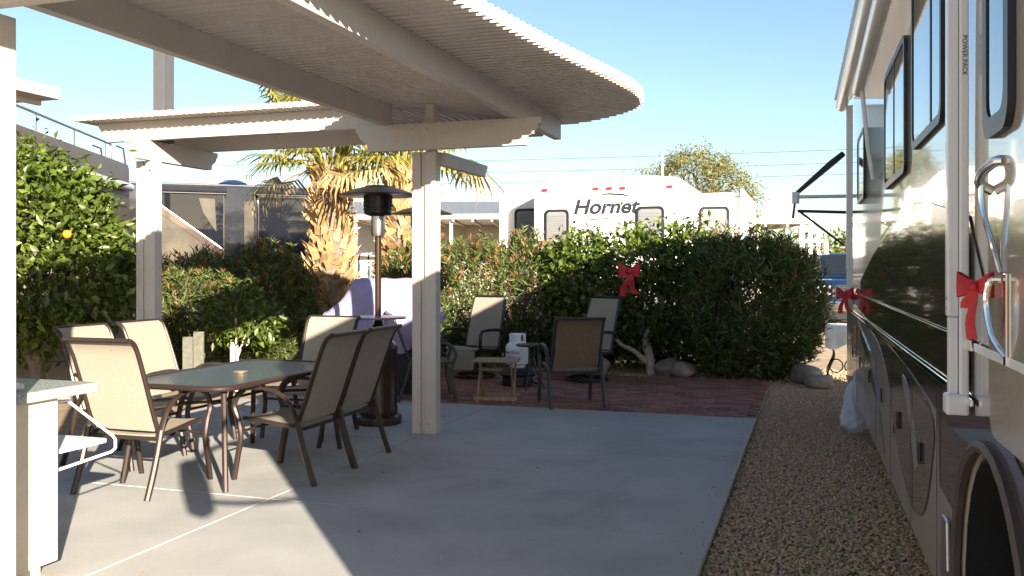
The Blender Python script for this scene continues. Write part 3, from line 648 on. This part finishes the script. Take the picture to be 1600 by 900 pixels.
for v in bm.verts:
    q = v.co.copy(); h = (q.z + 1) / 2; a = math.atan2(q.y, q.x); w_ = (.115 * (1 - h) ** .55 + .012) * (1 - .55 * max(0, .12 - h) / .12)
    f = 1 + .16 * math.sin(a * 9 + h * 7) * h + .08 * math.sin(a * 3 + h * 14) + .06 * math.sin(a * 5 - h * 31); rr = math.hypot(q.x, q.y); cr = 1 if rr > .02 else 0
    v.co = (math.cos(a) * w_ * f * cr, math.sin(a) * w_ * f * cr * .9, h * .46)
me = bpy.data.meshes.new('bag'); bm.to_mesh(me); bm.free(); me.materials.append(BAGM); me.polygons.foreach_set('use_smooth', [True] * len(me.polygons)); link('bag', me, bg_)
b = MB(); b.tube([(0, 0, .44), (.03, .04, .56), (.07, .06, .72)], [.016, .009, .006], 6, 4); b.build('tied_neck', BAGM, bg_, True)

# ------------------------------------------------------------------ planting
t = thing('orange_tree', 'dense orange tree with a single ripe fruit behind the counter', 'tree', (-7.7, 7.45, 0))
BL = [(-.35, .0, 1.95, .85, .85, .88), (.22, .1, 1.45, .74, .75, .72), (-.5, -.1, 1.4, .85, .85, .70), (-.15, .1, 1.95, .7, .7, .6)]
citrus_crown('crown', BL, 620, 26, t, L=.10, W=.052)
limbs([([(0, 0, 0), (0, .02, .5), (-.1, 0, 1.1), (-.25, 0, 2.2)], [.09, .075, .06, .02]), ([(0, 0, .5), (.25, .1, 1.0), (.5, .2, 1.7)], [.06, .04, .015]), ([(0, 0, .5), (-.3, -.1, 1.0), (-.7, -.2, 1.6)], [.06, .04, .015])], 'trunk', BARK, t); core(BL, 1, 'twigs', t)
o = MB().lathe([(.004, -.042), (.025, -.035), (.04, -.012), (.042, .008), (.03, .034), (.006, .042)], 14).build('orange', mat('orange_peel', (.80, .25, .02), .5), None, True, loc=(-6.85, 7.0, 1.84)); tag(o, 'ripe orange fruit hanging on the right of the orange tree', 'orange')

def oleander(label, blobs, n, loc=(0, 0, 0), pods=.12, m=LEAFO, L=.13):
    t = thing('oleander_bush', label, 'bush', loc, group='oleander hedge bushes')
    oleander_crown('crown', blobs, n, t, m, L, pods); core(blobs, 1, 'stems', t); return t
oleander('oleander hedge with orange seed pods behind the dining table', [(-1.3, -.75, .9, .9, .7, .90), (-.4, -.25, .88, .8, .7, .88), (.35, .2, .95, .7, .7, .90), (.62, .3, .92, .5, .6, .84)], 1900, (-7.95, 11.2, 0), .22)
oleander('sunlit oleander hedge with reddish tips behind the grill and rockers', [(-1.2, -.35, 1.0, .8, .65, .98), (-.4, -.1, 1.05, .75, .65, .96), (.3, .1, 1.05, .75, .65, 1.0), (.9, .3, .95, .6, .65, .95)], 2000, (-4.6, 13.35, 0), .32)
oleander('big rounded dark oleander bush beside the motorhome', [(-.05, 0, 1.0, .98, .85, 1.02), (-.4, .1, 1.15, .62, .7, .90), (.4, .0, 1.0, .66, .7, .95)], 1900, (-.86, 13.05, 0), .05)
t = thing('citrus_hedge', 'broad-leaved citrus hedge carrying a red bow', 'hedge', (-2.45, 13.35, 0))
BL = [(-.75, -.2, 1.28, .62, .6, .72), (0, 0, 1.34, .75, .65, .74), (.7, .22, 1.32, .68, .6, .74), (.2, .1, .95, .9, .65, .6), (-.6, .45, .72, .8, .45, .75), (.5, .55, .72, .9, .45, .75), (-.7, .7, .35, .9, .35, .45), (.6, .8, .35, .9, .35, .45)]
citrus_crown('crown', [q for q in BL if q[2] > .5], 760, 26, t, L=.10, W=.055, zmin=.36); citrus_crown('lower_foliage', BL[-2:], 160, 22, t, L=.10, W=.055, zmin=.04)
limbs([([(.25, -.35, 0), (.22, -.36, .3), (.05, -.2, .8), (-.3, 0, 1.5)], [.075, .06, .04, .015]), ([(.22, -.36, .15), (.0, -.42, .34), (-.22, -.45, .48), (-.5, -.2, 1.0)], [.05, .035, .03, .015]), ([(.24, -.35, .25), (.18, -.40, .5), (.45, -.1, 1.2)], [.05, .035, .015])], 'trunk', mat('pale_bark', (.42, .37, .32), .9, var=.2, scale=20), t); core(BL, 1, 'twigs', t)
t = thing('citrus_sapling', 'young citrus sapling with whitewashed forked trunk and stake', 'sapling', (-6.72, 9.55, 0))
BL = [(.0, 0, .98, .36, .34, .28), (.25, .1, .85, .26, .25, .2), (-.2, 0, .85, .25, .25, .2)]
citrus_crown('crown', BL, 90, 14, t, L=.085, W=.045, spread=.06)
limbs([([(0, 0, 0), (0, 0, .45), (-.02, 0, .9)], [.022, .018, .01]), ([(0, 0, .42), (.10, .03, .68), (.2, .05, .9)], [.017, .013, .008])], 'trunk', BARKW, t)
MB().box(-.085, -.05, -.02, .02, 0, .60).build('stake', BARKW, t)
# palms
def palm(label, loc, h, rad, seed, nfr):
    random.seed(seed); t = thing('fan_palm', label, 'palm tree', loc, 0, 'fan palms behind the grill')
    MB().tube([(0, 0, 0), (0, 0, h * .5), (0, 0, h)], [rad * .95, rad * .85, rad * .6], 16).build('trunk', BARK, t, True)
    kinds = []
    for q in range(4):
        r_ = lambda a: random.uniform(-a, a)
        b = MB(); b.add([(-.075, -.01, 0), (.075, -.01, 0), (.062 + r_(.01), .045, .09), (-.062 + r_(.01), .045, .09), (-.05, .085 + r_(.02), .17), (-.008, .075, .15), (.05, .09 + r_(.02), .16), (-.03 + r_(.02), .13 + r_(.03), .25 + r_(.04)), (.034 + r_(.02), .12 + r_(.04), .22 + r_(.04)), (-.07, -.035, .01), (.07, -.035, .01), (0, .05, .16)],
            [(0, 1, 2, 3), (3, 2, 5), (3, 5, 4), (2, 6, 5), (4, 5, 7), (5, 6, 8), (9, 11, 10), (0, 3, 4, 9), (9, 4, 7, 11), (7, 5, 11), (5, 8, 11), (1, 10, 6, 2), (10, 11, 8, 6), (0, 9, 10, 1)])
        kinds.append(b.mesh('boot', BOOT))
    nb = 270
    for i in range(nb):
        z = .25 + (h - .32) * i / nb + random.uniform(-.03, .03); a = i * 2.39996 + random.uniform(-.22, .22); r = rad * (.93 if z < h * .5 else .93 - .33 * (z - h * .5) / (h * .5))
        o = link('leaf_boot', kinds[i % 4], t, (r * math.cos(a), r * math.sin(a), z)); s = random.uniform(.75, 1.15); o.scale = (s * random.uniform(.8, 1.25), s * random.uniform(.5, 1.35), s); o.rotation_euler = (random.uniform(-.35, .2), random.uniform(-.5, .5), a - math.pi / 2)
    for i in range(nfr):
        u = i / nfr; a = i * 2.39996 + random.uniform(-.2, .2); el = R(84 - 82 * u + random.uniform(-7, 7)); dead = u > .93
        Lp = random.uniform(.65, .95) if u > .45 else random.uniform(1.15, 1.6); d = Vector((math.cos(a) * math.cos(el), math.sin(a) * math.cos(el), math.sin(el))); st = Vector((math.cos(a) * .12, math.sin(a) * .12, h - .05 - .12 * u))
        tip = st + d * Lp + Vector((0, 0, -.10 * u)); mid = st + d * Lp * .5 + Vector((0, 0, .06))
        b = MB(); b.tube([st, mid, tip], [.028, .016, .010], 5, 3)
        fw = (tip - mid).normalized(); side = fw.cross(Vector((0, 0, 1)));
        if side.length < .1: side = Vector((1, 0, 0))
        side.normalize(); nrm = side.cross(fw).normalized()
        ns = 26
        for k in range(ns):
            an = R(-115 + 230 * k / (ns - 1)); dd = (fw * math.cos(an) + side * math.sin(an)).normalized(); ln = random.uniform(.62, .85) * (1 - .25 * abs(an) / 2)
            w_ = .022; s2 = dd.cross(nrm).normalized(); p0 = tip; p1 = tip + dd * ln * .55 + nrm * .03; dr_ = random.uniform(.12, .42) + (.25 if dead else 0)
            p2 = tip + dd * ln * .85 - Vector((0, 0, ln * dr_ * .5)); p3 = tip + dd * ln * (.98 - dr_ * .3) - Vector((0, 0, ln * dr_))
            b.add([p0 - s2 * .004, p0 + s2 * .004, p1 + s2 * w_, p1 - s2 * w_, p2 + s2 * w_ * .5, p2 - s2 * w_ * .5, p3], [(0, 1, 2, 3), (3, 2, 4, 5), (5, 4, 6)])
        b.build('frond', FRONDD if dead else FROND, t)
    return t
palm('left fan palm with shaggy leaf bases on its trunk, left of the heater', (-7.30, 12.86, 0), 3.15, .35, 3, 32)
palm('right fan palm with shaggy leaf bases, half hidden by the pergola post', (-6.20, 13.25, 0), 3.15, .35, 5, 30)
# boulders under the hedge
for i, (x, y_, s, lb) in enumerate([(-3.05, 12.75, .20, 'boulder left of the pale forked trunk'), (-1.95, 12.95, .17, 'boulder just right of the pale forked trunk'), (-1.72, 12.80, .15, 'small boulder against the dark oleander'), (-3.5, 12.9, .16, 'boulder behind the right swivel rocker'), (-.05, 12.6, .19, 'boulder at the foot of the dark oleander beside the motorhome'), (.08, 12.2, .13, 'small boulder in front of the white draped table')]):
    bm = bmesh.new(); bmesh.ops.create_icosphere(bm, subdivisions=3, radius=1)
    for v in bm.verts:
        q = v.co; k = 1 + .12 * math.sin(q.x * 3 + i) + .10 * math.cos(q.y * 4 + i * 2) + .06 * math.sin(q.z * 6 + i); v.co = (q.x * k * s * 1.35, q.y * k * s, q.z * k * s * .8)
    me = bpy.data.meshes.new('boulder'); bm.to_mesh(me); bm.free(); me.materials.append(STONE); me.polygons.foreach_set('use_smooth', [True] * len(me.polygons))
    o = link('boulder', me, None, (x, y_, s * .55)); o.rotation_euler = (0, 0, i * 1.3); tag(o, 'round brown ' + lb, 'boulder', 'garden boulders')
# low grey storage box beneath the orange tree
bx = thing('storage_box', 'grey panelled storage box under the orange tree', 'storage box', (-8.75, 8.35, 0), 14)
MB().box(-1.2, 1.0, -.35, .35, 0, .92).build('box_body', GREYB, bx, bevel=.01)
for i in range(4):
    for j in range(2): MB().box(-1.18 + j * 1.1, -.12 + j * 1.1, -.368, -.351, .03 + i * .22, .235 + i * .22).build('panel', GREYB, bx, bevel=.005)
MB().box(-1.24, 1.04, -.40, .38, .922, .97).build('lid', GREYB, bx, bevel=.01)
pnl = thing('garden_screen', 'small weathered wooden screen panel behind the sunlit chair', 'screen', (-6.60, 8.6, 0), 10)
for i in range(2): MB().box(-.15 + i * .13, -.03 + i * .13, -.012, .012, .02, .74 + .06 * i).build('board', mat('greyed_wood', (.13, .13, .10), .8, var=.2, scale=20), pnl, bevel=.003)
MB().box(-.15, .10, .013, .03, .5, .56).build('batten', MATS['greyed_wood'], pnl)

# ------------------------------------------------------------------ travel trailer behind the hedge
tr = thing('travel_trailer', 'white travel trailer with two slide-outs behind the hedges', 'trailer', (-3.46, 15.75, 0), 0)
FR = lambda u, v, t: (u, t, v)
pr = [(-1.33, .5), (1.33, .5), (1.33, 3.0), (1.27, 3.09), (.7, 3.15), (-.5, 3.13), (-1.27, 3.06), (-1.33, 2.98)]
MB().prism(pr, 0, 9.0, FR).build('body', FIBER, tr, True, bevel=.03)
def trwin(cx, cz, ww, hh, y):
    o = [(p[0] + cx, p[1] + cz) for p in rrect(ww / 2, hh / 2, .09, 5)]; i = [(p[0] + cx, p[1] + cz) for p in rrect(ww / 2 - .05, hh / 2 - .05, .06, 5)]
    f = MB().prism(o, y - .03, y - .001, FR).build('window', BLACKM, tr, bevel=.006)
    MB().prism(i, y - .034, y - .0305, FR).build('pane', mat('trailer_glass', (.20, .21, .22), .1, var=.05), f)
    for k in range(int((hh - .14) / .045)): MB().box(cx - ww / 2 + .07, cx + ww / 2 - .07, y - .040, y - .0345, cz - hh / 2 + .08 + k * .045, cz - hh / 2 + .108 + k * .045).build('blind_slat', BLIND, f)
trwin(-.90, 2.18, .46, .80, 0); trwin(.78, 2.2, .50, .80, 0)
for x_ in (-1.12, -.18, .06, .30, 1.12):
    MB().prism([(p[0] + x_, p[1] + 2.93) for p in rrect(.055, .025, .02, 4)], -.03, -.001, FR).build('marker_light', mat('red_lens', (.6, .03, .04), .3), tr)
FZ = Matrix(((1, 0, 0, 0), (0, 0, -1, 0), (0, 1, 0, 0), (0, 0, 0, 1)))
text_mesh('lettering', 'Hornet', .36, mat('decal_grey', (.022, .022, .032), .4), tr, Matrix.Translation((-.02, -.004, 2.60)) @ FZ @ Matrix.Diagonal((1.08, 1, 1, 1)), .002, .25, .011)
MB().prism([(-.30, 2.79), (.05, 2.85), (.30, 2.83), (.52, 2.76), (.28, 2.80), (.04, 2.82)], -.008, -.002, FR).build('decal_swoosh', MATS['decal_grey'], tr)
MB().prism([(-.45, 2.42), (-.25, 2.38), (-.02, 2.385), (.25, 2.42), (-.02, 2.405), (-.25, 2.405)], -.008, -.002, FR).build('decal_swoosh', MATS['decal_grey'], tr)
for sx, x0, x1, yy in ((-1, -2.25, -1.331, 1.0), (1, 1.331, 2.20, 1.55)):
    MB().box(x0, x1, yy, yy + 3.6, .9, 2.86).build('slide_out', FIBER, tr, bevel=.04)
    xo = x0 - .05 if sx < 0 else x1
    MB().box(xo, xo + .05, yy - .12, yy + 3.75, .85, 2.98).build('slide_fascia', FIBER, tr, bevel=.008)
    trwin((x0 + x1) / 2 + sx * -.05, 2.25, .56, .85, yy)
    MB().box(x0 + .02, x1 - .02, yy + .02, yy + 3.5, 2.861, 2.93).build('slide_awning', FIBER, tr, bevel=.01)
b = MB(); b.tube([(.95, .25, 3.1), (.95, .25, 3.55)], .018, 8); b.build('roof_antenna', FIBER, tr)
for yy in (4.6, 5.6):
    for sx in (-1, 1):
        me = MB().lathe([(.15, 0), (.33, .02), (.36, .06), (.33, .2), (.15, .2)], 20).mesh('tyre', RUBBER, True); me.transform(Matrix.Translation((sx * 1.2 - .1, yy, .36)) @ Matrix.Rotation(R(90), 4, 'Y')); link('wheel', me, tr)
MB().box(-.5, .5, -.12, 0, .5, .62).build('bumper', STEEL, tr)

# ------------------------------------------------------------------ motorhomes on the left
m1 = thing('motorhome', 'tan motorhome with roof rail and rear ladder behind the orange tree', 'motorhome', (-11.4, 13.1, 0), 24.5)
TAN = mat('tan_coach_paint', (.115, .078, .055), .45, coat=0)
MB().box(-2.45, 0, -8.5, 0, .4, 3.36).build('body', TAN, m1, True, bevel=.12)
MB().tube([(.06, -6.5, 2.92), (.06, -.25, 2.92)], .07, 12).build('awning_roller', mat('awning_grey', (.45, .48, .52), .4), m1, True)
MB().box(.001, .012, -6.3, -.3, 2.58, 2.64).build('stripe', BROWNP, m1)
b = MB(); b.tube([(-.15, -7.5, 3.36), (-.15, -7.5, 3.62), (-.15, -.6, 3.62), (-.15, -.6, 3.36)], .018, 6)
for k in range(5): b.tube([(-.15, -6.5 + k * 1.4, 3.36), (-.15, -6.5 + k * 1.4, 3.62)], .014, 6)
b.build('roof_rail', STEEL, m1)
b = MB()
for x_ in (-.12, -.50): b.tube([(x_, .09, .9), (x_, .09, 3.3), (x_, -.05, 3.62), (x_, -.5, 3.62)], .016, 6)
for k in range(8): b.tube([(-.12, .09, 1.0 + k * .3), (-.50, .09, 1.0 + k * .3)], .013, 6)
b.build('ladder', STEEL, m1)
for yy in (-1.8, -7):
    me = MB().lathe([(.2, 0), (.42, .02), (.45, .06), (.42, .25), (.2, .25)], 20).mesh('tyre', RUBBER, True); me.transform(Matrix.Translation((-.28, yy, .45)) @ Matrix.Rotation(R(90), 4, 'Y')); link('wheel', me, m1)
w_ = MB().box(.001, .02, -3.4, -2.2, 1.9, 2.5).build('window', BLACKM, m1); MB().box(.0205, .024, -3.34, -2.26, 1.96, 2.44).build('pane', DGLASS, w_)

m2 = thing('motorhome', 'grey and black motorhome with slide-out awnings behind the left oleander', 'motorhome', (-14.95, 18.2, 0), 39)
GREYP = mat('grey_coach_paint', (.085, .076, .065), .08, spec=.4)
MB().box(-4.5, 4.2, 0, 2.4, .4, 3.58).build('body', mat('charcoal_coach_paint', (.022, .024, .03), .06, spec=.4), m2, True, bevel=.06)
MB().box(-4.4, 4.1, .3, 2.2, 3.581, 3.64).build('roof_cap', BLACKM, m2, bevel=.02)
MB().lathe([(.35, 3.64), (.36, 3.68), (.2, 3.76), (.03, 3.78)], 16, (1.7, .6, 0)).build('roof_dome', BLUE, m2, True)
def slide(x0, x1):
    s = MB().box(x0, x1, -0.2000, -.002, .9, 3.34).build('slide_out', GREYP, m2, bevel=.02)
    MB().tube([(x0 - .05, -0.2500, 3.43), (x1 + .05, -0.2500, 3.43)], .075, 10).build('slide_awning_roll', mat('awning_dark', (.022, .024, .028), .9, spec=.1), s, True)
    MB().box(x0 - .04, x1 + .04, -0.2700, .05, 3.345, 3.37).build('slide_awning', BLACKM, s)
    return s
s = slide(-.05, 1.45)
MB().prism([(-.02, 3.32), (1.42, 3.32), (1.42, 2.02), (-.02, 3.08)], -0.2250, -0.2010, FR).build('window', CGLASS, s); MB().prism([(-.03, 3.02), (1.42, 1.95), (1.42, 1.78), (-.03, 2.86)], -0.2250, -0.2020, FR).build('graphic', BROWNP, s)
MB().prism([(-.03, 3.075), (1.42, 2.005), (1.42, 1.97), (-.03, 3.045)], -0.2300, -0.2020, FR).build('window_trim', STEEL, s)
MB().prism([(.85, 3.24), (1.22, 3.22), (1.26, 2.42), (1.12, 2.62), (.95, 2.90)], -0.2290, -0.2255, FR).build('graphic', GREYP, s)
s = slide(2.25, 3.95)
MB().prism([(2.27, 3.30), (3.92, 3.30), (3.92, 1.72), (2.27, 2.12)], -0.2250, -0.2010, FR).build('window', CGLASS, s); MB().prism([(2.27, 2.07), (3.92, 1.66), (3.92, 1.5), (2.27, 1.9)], -0.2250, -0.2020, FR).build('graphic', BROWNP, s)
MB().box(1.92, 2.16, -.06, -.003, .9, 3.2).build('side_pillar', GREYP, m2, bevel=.02)
MB().box(-.8, -.1, -.02, -.003, .9, 3.2).build('side_panel', MATS['charcoal_coach_paint'], m2)
for xx in (-3, 3.2):
    me = MB().lathe([(.2, 0), (.42, .02), (.45, .06), (.42, .25), (.2, .25)], 20).mesh('tyre', RUBBER, True); me.transform(Matrix.Translation((xx, .3, .45)) @ Matrix.Rotation(R(90), 4, 'X')); link('wheel', me, m2)

# ------------------------------------------------------------------ far buildings, carports
hs = thing('house', 'cream single-storey house seen between the palm trunks', 'house', (-14.0, 28.9, 0), 18)
MB().box(-4, 4, 0, 6, 0, 3.15).build('wall', STUCCO, hs)
MB().prism([(-.5, 3.15), (-.5, 3.32), (3, 4.1), (6.5, 3.32), (6.5, 3.15)], -4.4, 4.4, lambda u, v, t: (t, u, v)).build('roof', mat('slate_roof', (.14, .16, .19), .8, var=.2), hs)
w_ = MB().box(.10, 1.0, -.05, -.001, 1.6, 2.75).build('window', PLASTICW, hs); MB().box(.16, .94, -.06, -.0505, 1.66, 2.69).build('pane', DGLASS, w_)
MB().box(-.42, .06, -.05, -.001, 1.6, 2.75).build('shutter', mat('blue_grey_shutter', (.10, .14, .18), .6), hs); MB().box(1.04, 1.5, -.05, -.001, 1.6, 2.75).build('shutter', MATS['blue_grey_shutter'], hs)
MB().box(-2.6, -1.7, -.04, -.001, 0, 2.1).build('door', PLASTICW, hs)
def carport(label, loc, rz, w_, dp, h, cat='carport', px=None):
    t = thing('carport', label, cat, loc, rz); MB().box(-w_ / 2, w_ / 2, 0, dp, h, h + .16).build('roof', WHITE, t, bevel=.01)
    for k in range(int(w_ / .6)): MB().box(-w_ / 2 + .3 + k * .6, -w_ / 2 + .36 + k * .6, .05, dp - .05, h - .07, h - .001).build('roof_rib', WHITE, t)
    for x_ in px or (-w_ / 2 + .25, 0, w_ / 2 - .25):
        for y_ in (.25, dp - .25): MB().box(x_ - .05, x_ + .05, y_ - .05, y_ + .05, 0, h - .071).build('post', WHITE, t)
    return t
carport('long flat carport roof left of the white trailer', (-10.6, 26.0, 0), 16, 6.5, 4, 3.05)
carport('pale flat awning roof right of the white trailer', (-1.3, 25.2, 0), 20, 2.8, 3.2, 2.72)
carport('flat white patio roof edge high at the far left', (-11.8, 6.3, 0), 0, 3.66, 3.78, 3.87, px=(-1.6, -.9))
# picket-like lattice end beside the right awning
lt = thing('lattice_screen', 'leaning white lattice screen beside the pale awning roof', 'screen', (.05, 25.0, 0), 15)
for k in range(4): MB().box(-.35 + k * .2, -.25 + k * .2, 0, .04, 0, 2.75 - k * .18).build('picket', FIBER, lt)
for z in (.5, 1.5, 2.2): MB().box(-.4, .35, .041, .07, z, z + .08).build('rail', FIBER, lt)
# golf cart between palms
gc = thing('golf_cart', 'white golf cart parked between the palm trunks', 'golf cart', (-8.9, 18.2, 0), 20)
MB().prism([(-1.1, .35), (1.1, .35), (1.15, .75), (.5, .95), (.3, .6), (-.4, .6), (-.5, .9), (-1.1, .9)], -.55, .55, lambda u, v, t: (t, u, v)).build('body', FIBER, gc, bevel=.03)
MB().box(-.58, .58, -1.0, .95, 1.80, 1.86).build('canopy', FIBER, gc, bevel=.02)
for x_ in (-.52, .52):
    for y_ in (-.95, .75): MB().tube([(x_, y_, .8), (x_, y_ * .95, 1.8)], .02, 6).build('canopy_post', BLACKM, gc)
MB().box(-.5, .5, -.42, -.3, .6, 1.25).build('seat_back', BLACKM, gc, bevel=.03); MB().box(-.5, .5, -.4, .2, .6, .75).build('seat', PLASTICW, gc, bevel=.03)
MB().box(-.5, .5, -.96, -.945, .95, 1.7).build('windshield', glass('clear_plastic', (.75, .85, .92), .05, .6), gc)
for x_ in (-.5, .5):
    for y_ in (-.75, .75):
        me = MB().lathe([(.08, -.06), (.2, -.06), (.22, 0), (.2, .06), (.08, .06)], 16).mesh('tyre', RUBBER, True); me.transform(Matrix.Translation((x_, y_, .22)) @ Matrix.Rotation(R(90), 4, 'Y')); link('wheel', me, gc)
# blue pickup
tk = thing('pickup_truck', 'dark blue pickup truck facing the viewer beyond the oleander', 'truck', (1.05, 22.6, 0), 2)
YZ = lambda u, v, t: (t, u, v)
MB().prism([(0, .55), (0, 1.16), (.12, 1.24), (1.35, 1.30), (1.9, 1.30), (5.4, 1.30), (5.4, .55)], -.98, .98, YZ).build('body', BLUE, tk, True, bevel=.05)
MB().prism([(1.30, 1.301), (1.95, 1.86), (2.15, 1.92), (3.4, 1.92), (3.7, 1.301)], -.80, .80, YZ).build('cab', BLUE, tk, True, bevel=.05)
MB().prism([(1.36, 1.36), (1.93, 1.84), (1.915, 1.855), (1.34, 1.375)], -.70, .70, YZ).build('windshield', DGLASS, tk)
gl = MB().box(-.62, .62, -.03, -.001, .84, 1.12).build('grille', BLACKM, tk)
for z in (.86, .97, 1.075): MB().box(-.60, .60, -.055, -.0305, z, z + .05).build('grille_bar', CHROME, gl, bevel=.006)
MB().prism([(p[0], p[1] + .98) for p in rrect(.12, .045, .04, 5)], -.066, -.0555, FR).build('grille_badge', STEEL, gl)
for s in (-1, 1):
    MB().box(s * .80 - .15, s * .80 + .15, -.035, -.001, .86, 1.12).build('headlight', mat('headlight', (.6, .62, .65), .1, .3), tk, bevel=.01)
    MB().tube([(s * 1.0, 1.5, 1.32), (s * 1.12, 1.45, 1.38)], .08, 8).build('wing_mirror', BLACKM, tk)
MB().box(-.99, .99, -.16, -.01, .52, .76).build('bumper', CHROME, tk, bevel=.03); MB().box(-.9, .9, -.10, -.01, .34, .518).build('air_dam', BLACKM, tk)
for s in (-1, 1):
    for y_ in (.95, 4.4):
        me = MB().lathe([(.2, -.12), (.38, -.12), (.40, 0), (.38, .12), (.2, .12)], 20).mesh('tyre', RUBBER, True); me.transform(Matrix.Translation((s * .86, y_, .40)) @ Matrix.Rotation(R(90), 4, 'Y')); link('wheel', me, tk)
# white draped table beside the motorhome
wt = thing('draped_table', 'small table under a white cloth with scrolled iron legs by the motorhome', 'table', (.50, 13.25, 0))
MB().box(-.32, .32, -.3, .3, .70, .73).build('table_top', PLASTICW, wt)
rows = []
for i in range(13):
    a = i / 12; row = []
    for j in range(5): row.append((-.34 + .68 * a, -.315 - .02 * math.sin(i * 1.7) * j / 4, .742 - .28 * j / 4 * (1 + .15 * math.sin(i * .9))))
    rows.append(row)
MB().sheet(rows, .006).build('cloth_drop', PLASTICW, wt, True); MB().box(-.34, .34, -.315, .315, .732, .742).build('cloth_top', PLASTICW, wt)
for s in (-1, 1):
    for q in (-1, 1): MB().tube([(s * .27, q * .22, 0), (s * .31, q * .25, .08), (s * .27, q * .22, .2), (s * .22, q * .18, .35), (s * .28, q * .22, .55), (s * .28, q * .22, .70)], .014, 6, 4).build('leg', BLACKM, wt, True)
b = MB()
for k in range(3): b.tube([(-.2 + k * .2 + .09 * math.cos(a), -.23, .2 + .09 * math.sin(a)) for a in [2 * math.pi * q / 12 for q in range(13)]], .009, 5)
b.build('iron_scrollwork', BLACKM, wt)
# far hedges and tree
t = thing('clipped_hedge', 'yellow-green clipped hedge behind the blue pickup', 'hedge', (.6, 28.6, 0)); BL = [(x_, 0, 1.0, 1.1, .7, 1.1) for x_ in (-2.2, -.8, .6, 2.0, 3.4)]
citrus_crown('crown', BL, 420, 16, t, LEAFH, .16, .08, .14, .1); core(BL, 1, 'twigs', t)
t = thing('far_hedge', 'dark green hedge beyond the clipped yellow one', 'hedge', (1.6, 33.5, 0)); BL = [(x_, 0, 1.35, 1.5, .9, 1.35) for x_ in (-3, -1, 1, 3, 5)]
citrus_crown('crown', BL, 380, 16, t, LEAFC, .2, .09, .18, .1); core(BL, 1, 'twigs', t)
t = thing('desert_tree', 'pale airy desert tree above the white trailer', 'tree', (-5.1, 40.4, 0))
BL = [(0, 0, 5.1, 1.9, 1.9, 1.4), (-1.3, 0, 4.7, 1.4, 1.4, 1.0), (1.2, .2, 4.9, 1.5, 1.4, 1.3), (.3, 0, 5.9, 1.2, 1.2, .8), (1.7, 0, 4.1, 1.0, 1.0, .9), (-2.3, 0, 4.9, .8, .8, .6)]
citrus_crown('crown', BL, 620, 26, t, LEAFY, .16, .05, .22)
br = [([(0, 0, 0), (.1, 0, 1.6), (.2, 0, 3)], [.2, .16, .12])]
for q in BL:
    br.append(([(.15, 0, 2.4), (q[0] * .6, q[1], 3.6), (q[0], q[1], q[2] + .3)], [.10, .06, .02]))
    for k in range(6):
        d = rand_dir(1)[0]; br.append(([(q[0] * .7, q[1], q[2] - .6), (q[0] + d[0] * .5, q[1] + d[1] * .5, q[2] + d[2] * .3), (q[0] + d[0] * q[3], q[1] + d[1] * q[4], q[2] + d[2] * q[5])], [.035, .025, .01]))
limbs(br, 'trunk', BARK, t)
# overhead wires
for i, (z, yy) in enumerate([(7.42, 45.0), (6.85, 45.4), (6.35, 45.8)]):
    o = MB().tube([(x_, yy + x_ * .05, z - .35 * (1 - ((x_ + 4) / 30) ** 2)) for x_ in range(-34, 27, 3)], .011, 5).build('overhead_wire', RUBBER)
    tag(o, ['highest', 'middle', 'lowest'][i] + ' of the three overhead wires crossing the sky', 'wire', 'overhead utility wires')
